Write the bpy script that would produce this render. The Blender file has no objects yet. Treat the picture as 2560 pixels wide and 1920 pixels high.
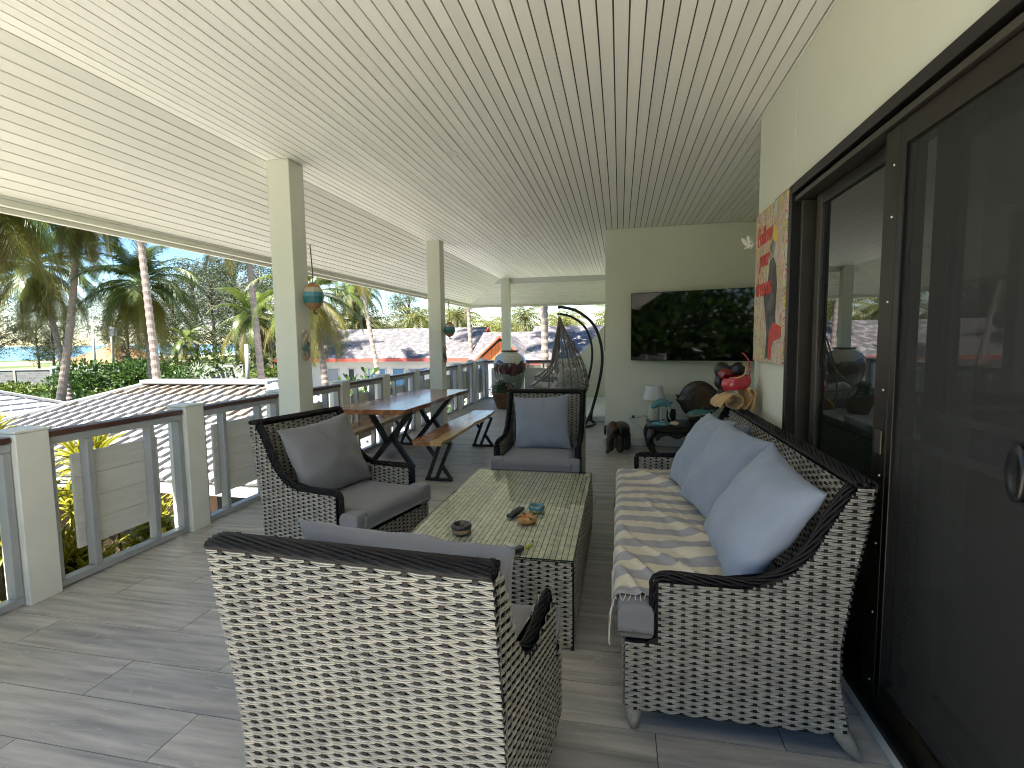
import bpy, bmesh, math, random
from mathutils import Vector, Matrix, Euler, noise
R = math.radians
PI = math.pi
V = Vector
random.seed(7)
sc = bpy.context.scene
C = sc.collection

# ------------------------------------------------------------------ camera
cam_d = bpy.data.cameras.new('camera')
cam = bpy.data.objects.new('camera', cam_d)
C.objects.link(cam)
cam_d.sensor_fit = 'HORIZONTAL'
cam_d.sensor_width = 36.0
cam_d.lens = 18.07
cam_d.clip_start = 0.05
cam_d.clip_end = 60000
yaw, pitch, roll = R(11.86), R(-4.885), R(-0.735)
fw = V((-math.sin(yaw) * math.cos(pitch), math.cos(yaw) * math.cos(pitch), math.sin(pitch)))
rt = V((math.cos(yaw), math.sin(yaw), 0))
up = rt.cross(fw)
r2 = rt * math.cos(roll) + up * math.sin(roll)
u2 = -rt * math.sin(roll) + up * math.cos(roll)
mw = Matrix.Identity(4)
for i in range(3):
    mw[i][0], mw[i][1], mw[i][2] = r2[i], u2[i], -fw[i]
mw[0][3], mw[1][3], mw[2][3] = 0, 0, 1.5
cam.matrix_world = mw
sc.camera = cam

# ------------------------------------------------------------------ world, sun, exposure
SUN_FROM = V((-0.20, -0.42, 0.885)).normalized()
SKY_STRENGTH = 0.055
SUN_STRENGTH = 4.4
EXPOSURE = 2.5
w = bpy.data.worlds.new('World')
sc.world = w
w.use_nodes = True
nt = w.node_tree
for n in list(nt.nodes):
    nt.nodes.remove(n)
def N(t, kind, **kw):
    n = t.nodes.new(kind)
    for k, v in kw.items():
        setattr(n, k, v)
    return n
sky = N(nt, 'ShaderNodeTexSky', sky_type='NISHITA')
sky.sun_disc = False
sky.sun_elevation = math.asin(SUN_FROM.z)
sky.sun_rotation = math.atan2(SUN_FROM.x, SUN_FROM.y)
sky.air_density = 1.0
sky.dust_density = 0.1
sky.ozone_density = 1.6
tc = N(nt, 'ShaderNodeTexCoord')
mp = N(nt, 'ShaderNodeMapping')
mp.inputs['Scale'].default_value = (1.0, 1.0, 2.6)
mp.inputs['Location'].default_value = (0.35, 0.1, 0.0)
cn = N(nt, 'ShaderNodeTexNoise')
cn.inputs['Scale'].default_value = 3.1
cn.inputs['Detail'].default_value = 9
cn.inputs['Roughness'].default_value = 0.56
cr = N(nt, 'ShaderNodeValToRGB')
cr.color_ramp.elements[0].position = 0.54
cr.color_ramp.elements[1].position = 0.70
cmix = N(nt, 'ShaderNodeMixRGB')
cmix.inputs[2].default_value = (3.6, 3.7, 3.9, 1)
bg = N(nt, 'ShaderNodeBackground')
bg.inputs['Strength'].default_value = SKY_STRENGTH
ow = N(nt, 'ShaderNodeOutputWorld')
L = nt.links.new
L(tc.outputs['Generated'], mp.inputs['Vector'])
L(mp.outputs['Vector'], cn.inputs['Vector'])
L(cn.outputs['Fac'], cr.inputs['Fac'])
L(cr.outputs['Color'], cmix.inputs[0])
shs = N(nt, 'ShaderNodeHueSaturation')
shs.inputs['Saturation'].default_value = 1.3
shs.inputs['Value'].default_value = 0.95
L(sky.outputs['Color'], shs.inputs['Color'])
L(shs.outputs['Color'], cmix.inputs[1])
L(cmix.outputs['Color'], bg.inputs['Color'])
L(bg.outputs['Background'], ow.inputs['Surface'])
sun_d = bpy.data.lights.new('sun', 'SUN')
sun_d.energy = SUN_STRENGTH
sun_d.angle = R(0.53)
sun_d.color = (1.0, 0.955, 0.88)
sun = bpy.data.objects.new('sun', sun_d)
C.objects.link(sun)
sun.rotation_euler = (-SUN_FROM).to_track_quat('-Z', 'Y').to_euler()
vs = sc.view_settings
vs.view_transform = 'Standard'
vs.look = 'None'
vs.gamma = 1.0
vs.use_curve_mapping = False
vs.exposure = EXPOSURE
sc.cycles.max_bounces = 14
sc.cycles.diffuse_bounces = 7
sc.cycles.glossy_bounces = 5
sc.cycles.transparent_max_bounces = 24
sc.cycles.transmission_bounces = 8
sc.cycles.use_denoising = True
sc.cycles.denoising_prefilter = 'ACCURATE'
sc.cycles.filter_width = 1.05
sc.cycles.caustics_reflective = False
sc.cycles.caustics_refractive = False
sc.cycles.sample_clamp_indirect = 10.0

# ------------------------------------------------------------------ helpers
class MB:
    def __init__(s):
        s.v, s.f, s.m = [], [], []
    def add(s, vs, fs, mi=0):
        b = len(s.v)
        s.v += [tuple(p) for p in vs]
        s.f += [tuple(i + b for i in f) for f in fs]
        s.m += [mi] * len(fs)
        return s
    def box(s, x0, x1, y0, y1, z0, z1, mi=0):
        return s.add([(x0, y0, z0), (x1, y0, z0), (x1, y1, z0), (x0, y1, z0), (x0, y0, z1), (x1, y0, z1), (x1, y1, z1), (x0, y1, z1)],
                     [(3, 2, 1, 0), (4, 5, 6, 7), (0, 1, 5, 4), (1, 2, 6, 5), (2, 3, 7, 6), (3, 0, 4, 7)], mi)
    def obox(s, M, sx, sy, sz, mi=0):
        b = MB().box(-sx / 2, sx / 2, -sy / 2, sy / 2, -sz / 2, sz / 2)
        return s.add([M @ V(p) for p in b.v], b.f, mi)
    def bar(s, a, b, wd, ht, upv=(0, 0, 1), mi=0):
        a, b = V(a), V(b)
        d = b - a
        z = d.normalized()
        x = V(upv).cross(z)
        if x.length < 1e-4:
            x = V((1, 0, 0)).cross(z)
        x.normalize()
        y = z.cross(x)
        M = Matrix((x, y, z)).transposed().to_4x4()
        M.translation = (a + b) / 2
        return s.obox(M, wd, ht, d.length, mi)
    def tube(s, pts, r, n=8, closed=False, mi=0, flat=1.0, upv=None):
        pts = [V(p) for p in pts]
        k = len(pts)
        rs = r if isinstance(r, (list, tuple)) else [r] * k
        prev = None
        rings = []
        for i in range(k):
            if closed:
                t = pts[(i + 1) % k] - pts[i - 1]
            else:
                t = pts[min(i + 1, k - 1)] - pts[max(i - 1, 0)]
            t = t.normalized() if t.length > 1e-9 else V((0, 0, 1))
            if prev is None:
                a = V(upv) if upv else (V((0, 0, 1)) if abs(t.z) < 0.9 else V((1, 0, 0)))
                x = a.cross(t).normalized()
            else:
                x = (prev - t * prev.dot(t)).normalized()
            prev = x
            y = t.cross(x)
            rings.append([pts[i] + x * (math.cos(2 * PI * j / n) * rs[i]) + y * (math.sin(2 * PI * j / n) * rs[i] * flat) for j in range(n)])
        vs = [p for q in rings for p in q]
        fs = []
        m = k if closed else k - 1
        for i in range(m):
            a, b = i * n, ((i + 1) % k) * n
            for j in range(n):
                fs.append((a + j, a + (j + 1) % n, b + (j + 1) % n, b + j))
        if not closed:
            fs.append(tuple(reversed(range(n))))
            fs.append(tuple(range((k - 1) * n, k * n)))
        return s.add(vs, fs, mi)
    def lathe(s, prof, n=32, c=(0, 0, 0), mi=0, cap=True, sy=1.0):
        vs, fs = [], []
        for r, z in prof:
            for j in range(n):
                a = 2 * PI * j / n
                vs.append((c[0] + r * math.cos(a), c[1] + r * sy * math.sin(a), c[2] + z))
        for i in range(len(prof) - 1):
            for j in range(n):
                fs.append((i * n + j, i * n + (j + 1) % n, (i + 1) * n + (j + 1) % n, (i + 1) * n + j))
        if cap:
            fs.append(tuple(reversed(range(n))))
            fs.append(tuple(range((len(prof) - 1) * n, len(prof) * n)))
        return s.add(vs, fs, mi)
    def prism(s, poly, fn, t0, t1, mi=0):
        n = len(poly)
        vs = [fn(a, b, t0) for a, b in poly] + [fn(a, b, t1) for a, b in poly]
        fs = [tuple(reversed(range(n))), tuple(range(n, 2 * n))]
        fs += [(i, (i + 1) % n, n + (i + 1) % n, n + i) for i in range(n)]
        return s.add(vs, fs, mi)
    def grid(s, fn, nu, nv, mi=0):
        vs = [fn(i / nu, j / nv) for j in range(nv + 1) for i in range(nu + 1)]
        fs = [(j * (nu + 1) + i, j * (nu + 1) + i + 1, (j + 1) * (nu + 1) + i + 1, (j + 1) * (nu + 1) + i) for j in range(nv) for i in range(nu)]
        return s.add(vs, fs, mi)
    def mesh(s, name, mats, smooth=False):
        me = bpy.data.meshes.new(name)
        me.from_pydata(s.v, [], s.f)
        for m in (mats if isinstance(mats, (list, tuple)) else [mats]):
            me.materials.append(m)
        if any(s.m):
            me.polygons.foreach_set('material_index', s.m)
        if smooth:
            me.polygons.foreach_set('use_smooth', [True] * len(me.polygons))
        me.update()
        return me
    def build(s, name, mats, parent=None, smooth=False, bevel=0, stuff=False, recalc=False, auto=False):
        me = s.mesh(name, mats, smooth)
        if recalc:
            bm = bmesh.new()
            bm.from_mesh(me)
            bmesh.ops.recalc_face_normals(bm, faces=bm.faces)
            bm.to_mesh(me)
            bm.free()
        o = ob(name, me, parent)
        if bevel:
            b = o.modifiers.new('bevel', 'BEVEL')
            b.width = bevel
            b.segments = 2
            b.limit_method = 'ANGLE'
        if stuff:
            o['kind'] = 'stuff'
        return o

def ob(name, data, parent=None, M=None):
    o = bpy.data.objects.new(name, data)
    C.objects.link(o)
    if parent:
        o.parent = parent
    if M is not None:
        o.matrix_local = M
    return o
def tag(o, label, cat, group=None):
    o['label'] = label
    o['category'] = cat
    if group:
        o['group'] = group
    return o
def thing(name, label, cat, loc=(0, 0, 0), rz=0, group=None):
    o = bpy.data.objects.new(name, None)
    o.empty_display_size = 0.1
    C.objects.link(o)
    o.location = loc
    o.rotation_euler = (0, 0, rz)
    return tag(o, label, cat, group)
def structure(o):
    o['kind'] = 'structure'
    return o
def dup(root, loc, rz, label=None, group=None, scale=None):
    r = root.copy()
    C.objects.link(r)
    r.location = loc
    r.rotation_euler = (0, 0, rz)
    if scale:
        r.scale = (scale, scale, scale)
    if label:
        r['label'] = label
    if group:
        r['group'] = group
    for ch in list(root.children):
        c = ch.copy()
        C.objects.link(c)
        c.parent = r
        for g in list(ch.children):
            d = g.copy()
            C.objects.link(d)
            d.parent = c
    return r
def interp(tab, x):
    if x <= tab[0][0]:
        return tab[0][1]
    for (a, b), (c, d) in zip(tab, tab[1:]):
        if x <= c:
            return b + (d - b) * (x - a) / (c - a)
    return tab[-1][1]
def smoothpath(pts, k=6):
    pts = [V(p) for p in pts]
    out = []
    n = len(pts)
    for i in range(n - 1):
        p0, p1, p2, p3 = pts[max(i - 1, 0)], pts[i], pts[i + 1], pts[min(i + 2, n - 1)]
        for j in range(k):
            t = j / k
            out.append(0.5 * ((2 * p1) + (-p0 + p2) * t + (2 * p0 - 5 * p1 + 4 * p2 - p3) * t * t + (-p0 + 3 * p1 - 3 * p2 + p3) * t * t * t))
    out.append(pts[-1])
    return out
def noi(x, y, z=0.0):
    return noise.noise(V((x, y, z)))
def meta_mesh(name, balls, mat, res=0.02):
    """one continuous skin over a list of (x,y,z,radius[,sx,sy,sz])"""
    mb = bpy.data.metaballs.new(name)
    mb.resolution = res
    mb.render_resolution = res
    mb.threshold = 0.35
    for b in balls:
        e = mb.elements.new()
        e.co = b[:3]
        if len(b) > 4:
            e.type = 'ELLIPSOID'
            e.size_x, e.size_y, e.size_z = b[4], b[5], b[6]
        e.radius = b[3]
    o = bpy.data.objects.new(name, mb)
    C.objects.link(o)
    bpy.context.view_layer.update()
    dg = bpy.context.evaluated_depsgraph_get()
    me = bpy.data.meshes.new_from_object(o.evaluated_get(dg))
    bpy.data.objects.remove(o)
    bpy.data.metaballs.remove(mb)
    me.name = name
    me.materials.clear()
    me.materials.append(mat)
    me.polygons.foreach_set('use_smooth', [True] * len(me.polygons))
    return me

# ------------------------------------------------------------------ materials
def mat(name, col, rough=0.6, metal=0.0, var=0.0, vscale=4.0, stretch=(1, 1, 1), bump=0.0, bscale=60.0, coat=0.0, spec=0.5, rnd=0.0, island=0.0,
        col2=None, c2scale=3.0, c2pos=(0.45, 0.6), transl=0.0, sheen=0.0, bstretch=None):
    m = bpy.data.materials.new(name)
    m.use_nodes = True
    t = m.node_tree
    b = t.nodes['Principled BSDF']
    b.inputs['Base Color'].default_value = (*col, 1)
    b.inputs['Roughness'].default_value = rough
    b.inputs['Metallic'].default_value = metal
    b.inputs['Specular IOR Level'].default_value = spec
    b.inputs['Coat Weight'].default_value = coat
    b.inputs['Coat Roughness'].default_value = 0.08
    if sheen:
        b.inputs['Sheen Weight'].default_value = sheen
    l = t.links.new
    src = None
    need = var or col2 or rnd or island
    tcn = t.nodes.new('ShaderNodeTexCoord')
    oi = t.nodes.new('ShaderNodeObjectInfo')
    addv = t.nodes.new('ShaderNodeVectorMath')
    addv.operation = 'ADD'
    sclv = t.nodes.new('ShaderNodeVectorMath')
    sclv.operation = 'SCALE'
    sclv.inputs['Scale'].default_value = 37.0
    cmb = t.nodes.new('ShaderNodeCombineXYZ')
    for k in range(3):
        l(oi.outputs['Random'], cmb.inputs[k])
    l(cmb.outputs[0], sclv.inputs[0])
    l(tcn.outputs['Object'], addv.inputs[0])
    l(sclv.outputs[0], addv.inputs[1])
    if need:
        rgb = t.nodes.new('ShaderNodeRGB')
        rgb.outputs[0].default_value = (*col, 1)
        src = rgb.outputs[0]
        if col2:
            mp2 = t.nodes.new('ShaderNodeMapping')
            mp2.inputs['Scale'].default_value = stretch
            nz = t.nodes.new('ShaderNodeTexNoise')
            nz.inputs['Scale'].default_value = c2scale
            nz.inputs['Detail'].default_value = 6
            rp = t.nodes.new('ShaderNodeValToRGB')
            rp.color_ramp.elements[0].position = c2pos[0]
            rp.color_ramp.elements[1].position = c2pos[1]
            mx = t.nodes.new('ShaderNodeMixRGB')
            mx.inputs[2].default_value = (*col2, 1)
            l(addv.outputs[0], mp2.inputs[0])
            l(mp2.outputs[0], nz.inputs['Vector'])
            l(nz.outputs['Fac'], rp.inputs[0])
            l(rp.outputs[0], mx.inputs[0])
            l(src, mx.inputs[1])
            src = mx.outputs[0]
        if var or rnd or island:
            hs = t.nodes.new('ShaderNodeHueSaturation')
            val = t.nodes.new('ShaderNodeMath')
            val.operation = 'ADD'
            val.inputs[0].default_value = 1.0
            val.inputs[1].default_value = 0.0
            last = None
            if var:
                mp2 = t.nodes.new('ShaderNodeMapping')
                mp2.inputs['Scale'].default_value = stretch
                nz = t.nodes.new('ShaderNodeTexNoise')
                nz.inputs['Scale'].default_value = vscale
                nz.inputs['Detail'].default_value = 7
                mr = t.nodes.new('ShaderNodeMapRange')
                mr.inputs['From Min'].default_value = 0.28
                mr.inputs['From Max'].default_value = 0.72
                mr.inputs['To Min'].default_value = -var
                mr.inputs['To Max'].default_value = var
                l(addv.outputs[0], mp2.inputs[0])
                l(mp2.outputs[0], nz.inputs['Vector'])
                l(nz.outputs['Fac'], mr.inputs[0])
                last = mr.outputs[0]
            for amt, kind in ((rnd, 'o'), (island, 'i')):
                if amt:
                    if kind == 'o':
                        so = oi.outputs['Random']
                    else:
                        g = t.nodes.new('ShaderNodeNewGeometry')
                        so = g.outputs['Random Per Island']
                    mr = t.nodes.new('ShaderNodeMapRange')
                    mr.inputs['To Min'].default_value = -amt
                    mr.inputs['To Max'].default_value = amt
                    l(so, mr.inputs[0])
                    if last is None:
                        last = mr.outputs[0]
                    else:
                        ad = t.nodes.new('ShaderNodeMath')
                        l(last, ad.inputs[0])
                        l(mr.outputs[0], ad.inputs[1])
                        last = ad.outputs[0]
            l(last, val.inputs[1])
            l(val.outputs[0], hs.inputs['Value'])
            l(src, hs.inputs['Color'])
            src = hs.outputs[0]
        l(src, b.inputs['Base Color'])
    if bump:
        mp3 = t.nodes.new('ShaderNodeMapping')
        mp3.inputs['Scale'].default_value = bstretch or stretch
        nb = t.nodes.new('ShaderNodeTexNoise')
        nb.inputs['Scale'].default_value = bscale
        nb.inputs['Detail'].default_value = 5
        bp = t.nodes.new('ShaderNodeBump')
        bp.inputs['Strength'].default_value = bump
        bp.inputs['Distance'].default_value = 0.004
        l(addv.outputs[0], mp3.inputs[0])
        l(mp3.outputs[0], nb.inputs['Vector'])
        l(nb.outputs['Fac'], bp.inputs['Height'])
        l(bp.outputs[0], b.inputs['Normal'])
    if transl:
        tr = t.nodes.new('ShaderNodeBsdfTranslucent')
        ms = t.nodes.new('ShaderNodeMixShader')
        ms.inputs[0].default_value = transl
        tr.inputs['Color'].default_value = (*col, 1)
        if src:
            l(src, tr.inputs['Color'])
        out = t.nodes['Material Output']
        l(b.outputs[0], ms.inputs[1])
        l(tr.outputs[0], ms.inputs[2])
        l(ms.outputs[0], out.inputs['Surface'])
    return m
def glassmat(name, tint=(0.9, 0.95, 0.92), ior=1.5, rough=0.0):
    m = bpy.data.materials.new(name)
    m.use_nodes = True
    t = m.node_tree
    t.nodes.remove(t.nodes['Principled BSDF'])
    tr = t.nodes.new('ShaderNodeBsdfTransparent')
    tr.inputs[0].default_value = (*tint, 1)
    gl = t.nodes.new('ShaderNodeBsdfGlossy')
    gl.inputs['Roughness'].default_value = rough
    fr = t.nodes.new('ShaderNodeFresnel')
    fr.inputs['IOR'].default_value = ior
    ms = t.nodes.new('ShaderNodeMixShader')
    l = t.links.new
    ge = t.nodes.new('ShaderNodeNewGeometry')
    iv = t.nodes.new('ShaderNodeMath')
    iv.operation = 'SUBTRACT'
    iv.inputs[0].default_value = 1.0
    mu = t.nodes.new('ShaderNodeMath')
    mu.operation = 'MULTIPLY'
    l(ge.outputs['Backfacing'], iv.inputs[1])
    l(fr.outputs[0], mu.inputs[0])
    l(iv.outputs[0], mu.inputs[1])
    l(mu.outputs[0], ms.inputs[0])
    l(tr.outputs[0], ms.inputs[1])
    l(gl.outputs[0], ms.inputs[2])
    l(ms.outputs[0], t.nodes['Material Output'].inputs['Surface'])
    return m
def rampmat(name, axis, stops, rough=0.4, wob=0.0, wscale=4.0, spec=0.5, interp='CONSTANT', var=0.0, coat=0.0, bump=0.0):
    """colour by object axis position; stops = [(pos, colour)] over 0..1 of axis coordinate"""
    m = mat(name, stops[0][1], rough=rough, spec=spec, coat=coat, bump=bump)
    t = m.node_tree
    l = t.links.new
    b = t.nodes['Principled BSDF']
    tcn = t.nodes.new('ShaderNodeTexCoord')
    sp = t.nodes.new('ShaderNodeSeparateXYZ')
    l(tcn.outputs['Object'], sp.inputs[0])
    src = sp.outputs['XYZ'.index(axis)]
    if wob:
        nz = t.nodes.new('ShaderNodeTexNoise')
        nz.inputs['Scale'].default_value = wscale
        nz.inputs['Detail'].default_value = 3
        l(tcn.outputs['Object'], nz.inputs['Vector'])
        mr = t.nodes.new('ShaderNodeMapRange')
        mr.inputs['To Min'].default_value = -wob
        mr.inputs['To Max'].default_value = wob
        mr.inputs['From Min'].default_value = 0.3
        mr.inputs['From Max'].default_value = 0.7
        l(nz.outputs['Fac'], mr.inputs[0])
        ad = t.nodes.new('ShaderNodeMath')
        l(src, ad.inputs[0])
        l(mr.outputs[0], ad.inputs[1])
        src = ad.outputs[0]
    rp = t.nodes.new('ShaderNodeValToRGB')
    rp.color_ramp.interpolation = interp
    els = rp.color_ramp.elements
    els[0].position, els[0].color = stops[0][0], (*stops[0][1], 1)
    els[1].position, els[1].color = stops[1][0], (*stops[1][1], 1)
    for p, c in stops[2:]:
        e = els.new(p)
        e.color = (*c, 1)
    l(src, rp.inputs[0])
    out = rp.outputs[0]
    if var:
        nz = t.nodes.new('ShaderNodeTexNoise')
        nz.inputs['Scale'].default_value = 14
        nz.inputs['Detail'].default_value = 8
        l(tcn.outputs['Object'], nz.inputs['Vector'])
        mr = t.nodes.new('ShaderNodeMapRange')
        mr.inputs['From Min'].default_value = 0.3
        mr.inputs['From Max'].default_value = 0.7
        mr.inputs['To Min'].default_value = 1 - var
        mr.inputs['To Max'].default_value = 1 + var
        hs = t.nodes.new('ShaderNodeHueSaturation')
        l(nz.outputs['Fac'], mr.inputs[0])
        l(mr.outputs[0], hs.inputs['Value'])
        l(out, hs.inputs['Color'])
        out = hs.outputs[0]
    l(out, b.inputs['Base Color'])
    return m

WALL = mat('wall_paint', (0.76, 0.77, 0.66), 0.75, var=0.03, vscale=1.5, bump=0.05, bscale=180)
COLP = mat('column_paint', (0.72, 0.74, 0.64), 0.6, var=0.03, vscale=2, bump=0.04, bscale=120)
PLANK = mat('ceiling_paint', (0.86, 0.85, 0.79), 0.55, var=0.05, vscale=1.2, stretch=(4, 0.35, 4), rnd=0.035, bump=0.05, bscale=60, bstretch=(6, 0.6, 6))
DARKGAP = mat('gap_dark', (0.05, 0.05, 0.045), 0.9)
WHITE = mat('white_paint', (0.80, 0.81, 0.78), 0.5, var=0.04, vscale=3, bump=0.03)
POSTP = mat('post_paint', (0.72, 0.73, 0.67), 0.6, var=0.05, vscale=5, bump=0.06, bscale=90)
RAILG = mat('rail_grey_metal', (0.36, 0.375, 0.385), 0.4, var=0.05, vscale=8)
HANDR = mat('handrail_timber', (0.085, 0.038, 0.030), 0.35, var=0.25, vscale=3, stretch=(6, 0.5, 6), coat=0.3)
BOARDW = mat('white_board', (0.66, 0.66, 0.63), 0.6, var=0.08, vscale=4, stretch=(3, 1, 8), bump=0.15, bscale=30, bstretch=(2, 1, 12))
WICK = mat('wicker_grey', (0.38, 0.355, 0.295), 0.5, var=0.22, vscale=55, stretch=(1, 1, 1), island=0.16, col2=(0.26, 0.245, 0.215), c2scale=16, c2pos=(0.45, 0.75), bump=0.25, bscale=260)
WICKD = mat('wicker_dark', (0.008, 0.007, 0.0075), 0.55, var=0.3, vscale=30, spec=0.28)
WICKC = mat('wicker_core', (0.028, 0.022, 0.020), 0.7)
FABRIC = mat('grey_blue_fabric', (0.225, 0.245, 0.30), 0.85, var=0.05, vscale=6, bump=0.25, bscale=420, sheen=0.25)
FABRIC2 = mat('grey_fabric', (0.20, 0.20, 0.215), 0.88, var=0.05, vscale=6, bump=0.25, bscale=420, sheen=0.2)
BLACKM = mat('black_metal', (0.006, 0.006, 0.0065), 0.45, var=0.2, vscale=9)
BRONZE = mat('bronze_aluminium', (0.014, 0.012, 0.010), 0.35, metal=0.3, var=0.15, vscale=6)
BRONZE2 = mat('bronze_edge', (0.085, 0.074, 0.060), 0.35, metal=0.6, var=0.1, vscale=6)
SCREWM = mat('screw_steel', (0.7, 0.7, 0.68), 0.3, metal=0.8)
GLASS = glassmat('door_glass', (0.50, 0.54, 0.52), 2.7)
TGLASS = glassmat('table_glass', (0.96, 0.98, 0.95), 1.6)
BLACKG = mat('black_gloss', (0.003, 0.003, 0.004), 0.03, spec=0.5)
PLASTB = mat('black_plastic', (0.010, 0.010, 0.011), 0.3)
PLASTW = mat('white_plastic', (0.75, 0.75, 0.72), 0.35)
DARKW = mat('dark_wood', (0.010, 0.0065, 0.005), 0.32, var=0.3, vscale=6, stretch=(1, 4, 4), coat=0.35, bump=0.06)
# ------------------------------------------------------------------ terrace floor and ceiling
def floor_material():
    m = mat('floor_tile_grey_wood', (0.47, 0.435, 0.385), 0.42, var=0.30, vscale=5.0, stretch=(0.5, 5.5, 1), rnd=0.05, col2=(0.32, 0.31, 0.295), c2scale=2.4, c2pos=(0.42, 0.72),
            bump=0.10, bscale=16, bstretch=(0.6, 8, 1), spec=0.45)
    t = m.node_tree
    b = t.nodes['Principled BSDF']
    base = b.inputs['Base Color'].links[0].from_socket
    tcn = t.nodes.new('ShaderNodeTexCoord')
    oi = t.nodes.new('ShaderNodeObjectInfo')
    mu = t.nodes.new('ShaderNodeMath')
    mu.operation = 'MULTIPLY'
    mu.inputs[1].default_value = 53.0
    cb = t.nodes.new('ShaderNodeCombineXYZ')
    ad = t.nodes.new('ShaderNodeVectorMath')
    mp_ = t.nodes.new('ShaderNodeMapping')
    mp_.inputs['Scale'].default_value = (0.42, 3.4, 1)
    nz = t.nodes.new('ShaderNodeTexNoise')
    nz.inputs['Scale'].default_value = 2.6
    nz.inputs['Detail'].default_value = 2
    mt = t.nodes.new('ShaderNodeMath')
    mt.operation = 'MULTIPLY'
    mt.inputs[1].default_value = 11.0
    fr = t.nodes.new('ShaderNodeMath')
    fr.operation = 'FRACT'
    rp = t.nodes.new('ShaderNodeValToRGB')
    e = rp.color_ramp.elements
    e[0].position, e[0].color = 0.0, (0, 0, 0, 1)
    e[1].position, e[1].color = 0.93, (0, 0, 0, 1)
    q = e.new(0.985)
    q.color = (0.55, 0.55, 0.55, 1)
    mx = t.nodes.new('ShaderNodeMixRGB')
    mx.inputs[2].default_value = (0.58, 0.56, 0.51, 1)
    l = t.links.new
    l(oi.outputs['Random'], mu.inputs[0])
    l(mu.outputs[0], cb.inputs[0])
    l(mu.outputs[0], cb.inputs[1])
    l(tcn.outputs['Object'], ad.inputs[0])
    l(cb.outputs[0], ad.inputs[1])
    l(ad.outputs[0], mp_.inputs[0])
    l(mp_.outputs[0], nz.inputs['Vector'])
    l(nz.outputs['Fac'], mt.inputs[0])
    l(mt.outputs[0], fr.inputs[0])
    l(fr.outputs[0], rp.inputs[0])
    l(rp.outputs[0], mx.inputs[0])
    l(base, mx.inputs[1])
    l(mx.outputs[0], b.inputs['Base Color'])
    return m
FLOORM = floor_material()
GROUT = mat('grout', (0.07, 0.068, 0.065), 0.9)
fl = MB()
fl.box(-3.56, 2.05, -2.6, 7.40, -0.30, -0.005)
fl.box(-3.56, -0.18, 7.40, 12.98, -0.30, -0.005)
floor_o = structure(fl.build('terrace_floor', GROUT))
TW, TL = 0.2445, 1.2
offs = {0: -1.669, 1: -2.26, 2: -1.80, 3: -2.262, -1: -2.26}
row = -16
rng = random.Random(3)
while True:
    y0 = 1.42 + TW * row
    if y0 > 12.9:
        break
    y1 = y0 + TW
    o0 = offs.get(row, rng.choice((-1.669, -2.26, -1.8, -2.05, -1.45)) + rng.uniform(-0.04, 0.04))
    xr = 0.955 if (y0 + y1) / 2 < 3.95 else (2.0 if y1 < 7.38 else -0.2)
    yt = min(y1, 12.95)
    x = o0 - TL * 4
    while x < xr:
        a, b = max(x, -3.54), min(x + TL, xr)
        if b - a > 0.04 and yt > -2.55:
            t = MB().box(-(b - a) / 2 + 0.0019, (b - a) / 2 - 0.0019, -(yt - y0) / 2 + 0.0019, (yt - y0) / 2 - 0.0019, -0.012, 0).build('floor_tile', FLOORM, floor_o)
            t.location = ((a + b) / 2, (y0 + yt) / 2, rng.uniform(-0.0004, 0.0004))
        x += TL
    row += 1
dk = MB().box(-3.56, 0.93, -7.5, -2.602, -0.30, 0.0)  # unseen slab added behind the camera to bounce sunlight under the ceiling
structure(dk.build('bounce_deck', mat('bounce_deck_tile', (0.56, 0.54, 0.49), 0.6, var=0.08, vscale=2)))
st = MB().box(-0.95, -0.2, 9.43, 12.72, 0.0, 0.085).build('floor_step', [WHITE], bevel=0.004)
structure(st)

CP = 0.0745
YB = -0.7  # ceiling and roof stop here, cut short to let sunlight in behind
HXC = 0.945
ceil = MB().box(-2.90, 2.05, YB, 7.42, 3.010, 3.03)
ceil.box(-2.90, -0.15, 7.42, 12.50, 3.010, 3.03)
ceil_o = structure(ceil.build('ceiling', DARKGAP))
x = -2.868
k = 0
while x < 1.98:
    ya = YB + 0.02 if x < HXC else 3.95
    yb = 12.44 if x < -0.21 else 7.36
    wv = CP - 0.0080
    mbp = MB().box(-wv / 2, wv / 2, 0, yb - ya, -0.006, 0.006)
    p = mbp.build('ceiling_plank', PLANK, ceil_o)
    p.location = (x + CP / 2, ya, 3.0055 + random.uniform(-0.0012, 0.0012))
    x += CP
    k += 1
CRX, CRY, EVX, EVY, EVZ = -2.872, 12.445, -3.925, 13.36, 2.425
sof = MB()
sof.add([(CRX, YB, 3.016), (EVX, YB, EVZ + 0.016), (EVX, EVY, EVZ + 0.016), (CRX, CRY, 3.016)], [(0, 1, 2, 3)])
sof.add([(CRX, CRY, 3.016), (EVX, EVY, EVZ + 0.016), (2.0, EVY, EVZ + 0.016), (2.0, CRY, 3.016)], [(0, 1, 2, 3)])
sof_o = structure(sof.build('soffit', DARKGAP))
NS = 16
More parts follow.
